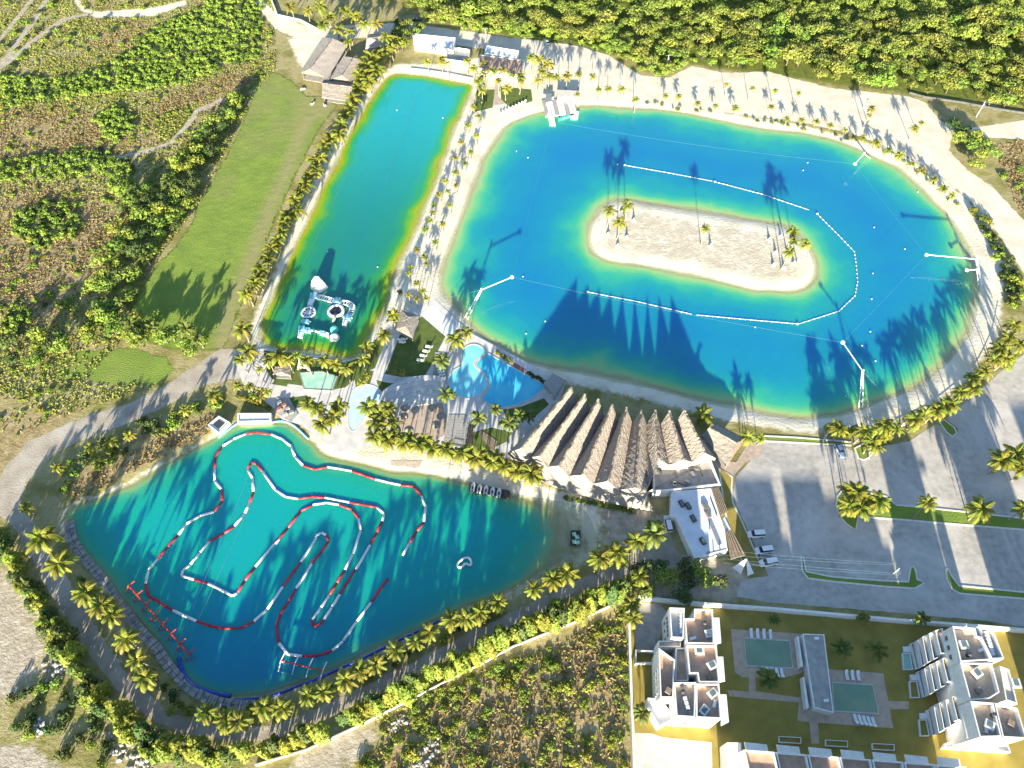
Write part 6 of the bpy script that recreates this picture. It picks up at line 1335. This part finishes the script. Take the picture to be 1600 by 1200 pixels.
island('hooked grass island near the right villa', [(1476,889),(1482,888),(1488,900),(1498,914),(1540,918),(1640,928),(1640,940),(1560,934),(1500,929),(1486,921),(1478,905)])
island('short grass finger by the parked silver car', [(1334,700),(1350,692),(1362,700),(1358,716),(1350,720),(1340,716)])
island('rounded grass finger at the top right of the parking lot', [(1467,660),(1475,655),(1492,668),(1496,678),(1488,683),(1478,676)])
island('narrow grass verge with white kerb between oval lake and parking lot', [(1192,680),(1250,683),(1330,690),(1330,697),(1250,693),(1190,690)])
island('grass verge between white roof and parking lot', [(1122,730),(1145,745),(1144,765),(1146,785),(1162,818),(1182,865),(1190,885),(1160,880),(1140,840),(1130,790)], 'lawn_olive')
sheet('pavement', [(1106,715),(1150,722),(1170,690),(1192,692),(1188,712),(1165,722),(1148,742),(1140,748),(1122,735)], .06, 'paving_tan', 'tan paved walk in front of the thatched porch')
# cars
def car_proto(name, m, L=4.5, Wd=1.8, van=False):
    def prof(y, zs): return zs
    parts = []
    m_ = MB(); hw = Wd/2
    lower = [(-L/2, -hw*.9), (-L/2+.25, -hw), (L/2-.5, -hw), (L/2, -hw*.72), (L/2, hw*.72), (L/2-.5, hw), (-L/2+.25, hw), (-L/2, hw*.9)]
    m_.prism(lower, .28, .62); m_.prism(lower, .62, .92 if not van else 1.05, top=[(x*.97, y*.93) for x, y in lower]); parts.append(('body', m_.mesh('body', m)))
    c0, c1 = (-L*.46, L*.16) if not van else (-L*.48, L*.26)
    zt = 1.46 if not van else 1.9
    base = [(c0, -hw*.86), (c1, -hw*.86), (c1, hw*.86), (c0, hw*.86)]; top = [(c0+.45*(not van)+.1, -hw*.70), (c1-.55, -hw*.70), (c1-.55, hw*.70), (c0+.45*(not van)+.1, hw*.70)]
    z0 = .92 if not van else 1.05
    m_ = MB(); m_.prism(base, z0, zt-.06, top=top); parts.append(('window', m_.mesh('window', 'glass_dark')))
    m_ = MB(); m_.prism([(x*1.0, y*1.03) for x, y in top], zt-.07, zt); parts.append(('roof', m_.mesh('roof', m)))
    w = MB(); w.tube((0, -.11, 0), (0, .11, 0), .33, 12); wm = w.mesh('wheel', 'tyre')
    h_ = MB(); h_.box((0, 0, 0), (.12, .36, .16)); hm, rm = h_.mesh('headlight', 'lamp_clear'), h_.mesh('tail_light', 'lamp_red')
    return parts, wm, hm, rm, L, Wd
PROTO = {'sedan': car_proto('car', 'car_white'), 'van': car_proto('car', 'car_white', 4.7, 1.85, True), 'dark': car_proto('car', 'car_dark'), 'silver': car_proto('car', 'car_blue')}
def car(px, py, rz, kind, label, sc=1.18):
    p = G(px, py, .03); o = thing('parked_car', label, 'car', (p.x, p.y, .03), rz); parts, wm, hm, rm, L, Wd = PROTO[kind]
    for n_, me in parts: inst(n_, me, o, sc=sc)
    for sx in (-.31, .31):
        for sy in (-.5, .5): inst('wheel', wm, o, (sx*L*sc, sy*(Wd-.2)*sc, .33*sc), sc=sc)
    for sy in (-.3, .3): inst('headlight', hm, o, (L/2*sc, sy*Wd*sc, .66*sc), sc=sc); inst('tail_light', rm, o, (-L/2*sc, sy*Wd*sc, .70*sc), sc=sc)
car(1180, 836, math.pi+.06, 'van', 'white car at the top of the three parked beside the white roof'); car(1192, 861, math.pi+.12, 'van', 'white car in the middle of the three parked beside the white roof'); car(1199, 880, math.pi+.16, 'van', 'white car at the bottom of the three parked beside the white roof')
car(1043, 820, math.pi/2+.1, 'van', 'white van parked left of the white roofed building'); car(1312, 706, -math.pi/2+.2, 'silver', 'pale silver car parked at the kerb below the oval lake')
car(854, 67, math.pi/2+.3, 'sedan', 'white car on the sand road above the palms'); car(652, 32, .1, 'dark', 'dark car parked at the forest edge in the upper middle')
car(473, 140, .4, 'sedan', 'small white cart in front of the largest barn', .6)
for k, (x, y, a) in enumerate([(489,162,1.1), (507,164,2.0)]):
    p = G(x, y, 0); o = thing('jet_ski', 'grey-white jet ski on the mown field, %s one' % ['left', 'right'][k], 'jet ski', (p.x, p.y, .05), a, 'jet skis on the field')
    m_ = MB(); hl = [(-1.3, -.5), (.5, -.5), (1.4, 0), (.5, .5), (-1.3, .5)]; m_.prism(hl, 0, .5, top=[(x_*1.05, y_*1.1) for x_, y_ in hl]); inst('hull', m_.mesh('hull', 'white_plain'), o)
    m_ = MB(); m_.box((-.3, 0, .75), (1.3, .4, .5)); inst('seat', m_.mesh('seat', 'steel_dark'), o); m_ = MB(); m_.tube((.45, -.35, .95), (.45, .35, .95), .06, 5); m_.tube((.7, 0, .4), (.45, 0, .95), .1, 5); inst('handlebar', m_.mesh('handlebar', 'steel_dark'), o)
# white tent sculpture and power poles
tn = thing('white_tent', 'white pointed tent sail beside the parked cars', 'tent', tuple(G(1164, 882, 0)))
ap = G(1166, 873, 4.0)
for k, (a, b) in enumerate(((G(1144, 887, .1), G(1158, 897, .1)), (G(1168, 900, .1), G(1178, 896, .1)))):
    m_ = MB(); patch(m_, a, b, ap+Vector((.3, 0, 0)), ap, 4, 5, .03); m_.build('sail', 'cloth_white', tn)
m_ = MB(); m_.tube(V3(ap, 0), ap, .12, 6); m_.build('mast', 'metal_white', tn)
def pole(label, px, py, h, rz, arms=2):
    p = G(px, py, 0); o = thing('utility_pole', label, 'pole', (p.x, p.y, 0)); m_ = MB(); m_.tube(p, p+Vector((0, 0, h)), .17, 8, .11); m_.build('shaft', 'concrete_pale', o); tips = []
    for k in range(arms):
        z = h-.4-k*1.1; d = Vector((math.cos(rz), math.sin(rz), 0))*1.5; m_ = MB(); m_.tube(p+Vector((0, 0, z))-d, p+Vector((0, 0, z))+d, .09, 5); m_.build('crossarm', 'metal_grey', o); tips += [p+Vector((0, 0, z+.1))-d, p+Vector((0, 0, z+.1))+d]
    m_ = MB(); m_.tube(p+Vector((.3, 0, h-2.6)), p+Vector((.3, 0, h-1.6)), .28, 8); m_.build('transformer', 'metal_grey', o); return tips
tA = pole('concrete power pole with crossarms on the L-shaped grass island', 1384, 906, 9.5, 1.5); tA = sorted(tA, key=lambda t: -(t.y+t.z*.2)); p0 = [G(1130, y, 9) for y in (860, 867, 873, 880)]
cable('four overhead wires left of the power pole above the L-shaped island', [tA[0], p0[0]], .014, 'cable')
for k in (1, 2, 3): cable('overhead wire above the L-shaped island, %s from the top' % ordn(k), [tA[k], p0[k]], .014, 'cable')
tB = pole('leaning power pole beside the grey wall at the upper right', 1525, 183, 9, 1.6); tC = G(1640, 196, 8.5)
cable('overhead wire running off the upper right edge', [tB[0], tC], .014, 'cable')
pole('thin power pole in the bushes at the forest edge', 1041, 108, 8, .1, 1); pole('white power pole by the smaller metal shed', 759, 66, 8, .2, 1); pole('slim lamp pole right of the sand road', 1349, 168, 7, .2, 1)
# pale wooden rails near the parking palms
for k, (a, b) in enumerate((((1286,688),(1301,667)), ((1407,667),(1424,651)))):
    A, B = G(*a, .1), G(*b, 3.2); o = thing('leaning_pole', 'pale leaning timber pole under the parking palms, %s from the left' % ordn(k), 'pole', tuple(A)); m_ = MB(); m_.tube(A, B, .22, 6); m_.build('shaft', 'concrete_pale', o); m_ = MB(); m_.box((A.x, A.y, .15), (1, 1, .3)); m_.build('foot', 'concrete', o)
tubething('fence_rail', 'thin pale fence rail along the sandy rim right of the oval lake', [(1404,668),(1450,648),(1500,610),(1530,580),(1555,530),(1566,480)], .09, 'concrete_pale', 'rail', .9)
tubething('fence_rail', 'dark fence line along the forest edge of the sand road', [(815,58),(870,62),(930,78),(960,88)], .10, 'steel_dark', 'rail', 1.2)
# low hedges by the pool
for k, (pts, lab) in enumerate([([(776,551),(802,567)], 'left clipped hedge between pool and oval lake'), ([(826,583),(856,600)], 'right clipped hedge between pool and oval lake'), ([(884,778),(992,800)], 'clipped hedge strip below the thatched hall'), ([(372,619),(425,640)], 'bright clipped hedge above the white barge')]):
    A, B = G(*pts[0], 0), G(*pts[1], 0); n = int((B-A).length/.8); it = []
    for q in range(n): it.append((SHRUB_H[q % 4] if k != 1 else SHRUB_D[q % 3], Matrix.LocRotScale(A.lerp(B, q/n)+Vector((RND.uniform(-.3, .3), RND.uniform(-.3, .3), .1)), Euler((0, 0, q)), Vector((1.1, 1.1, 1.2))), 0))
    h_ = realise(it, 'clipped_hedge', 'leaf_hedge' if k != 1 else 'leaf_dark', lab); del h_['kind']; h_['category'] = 'hedge'
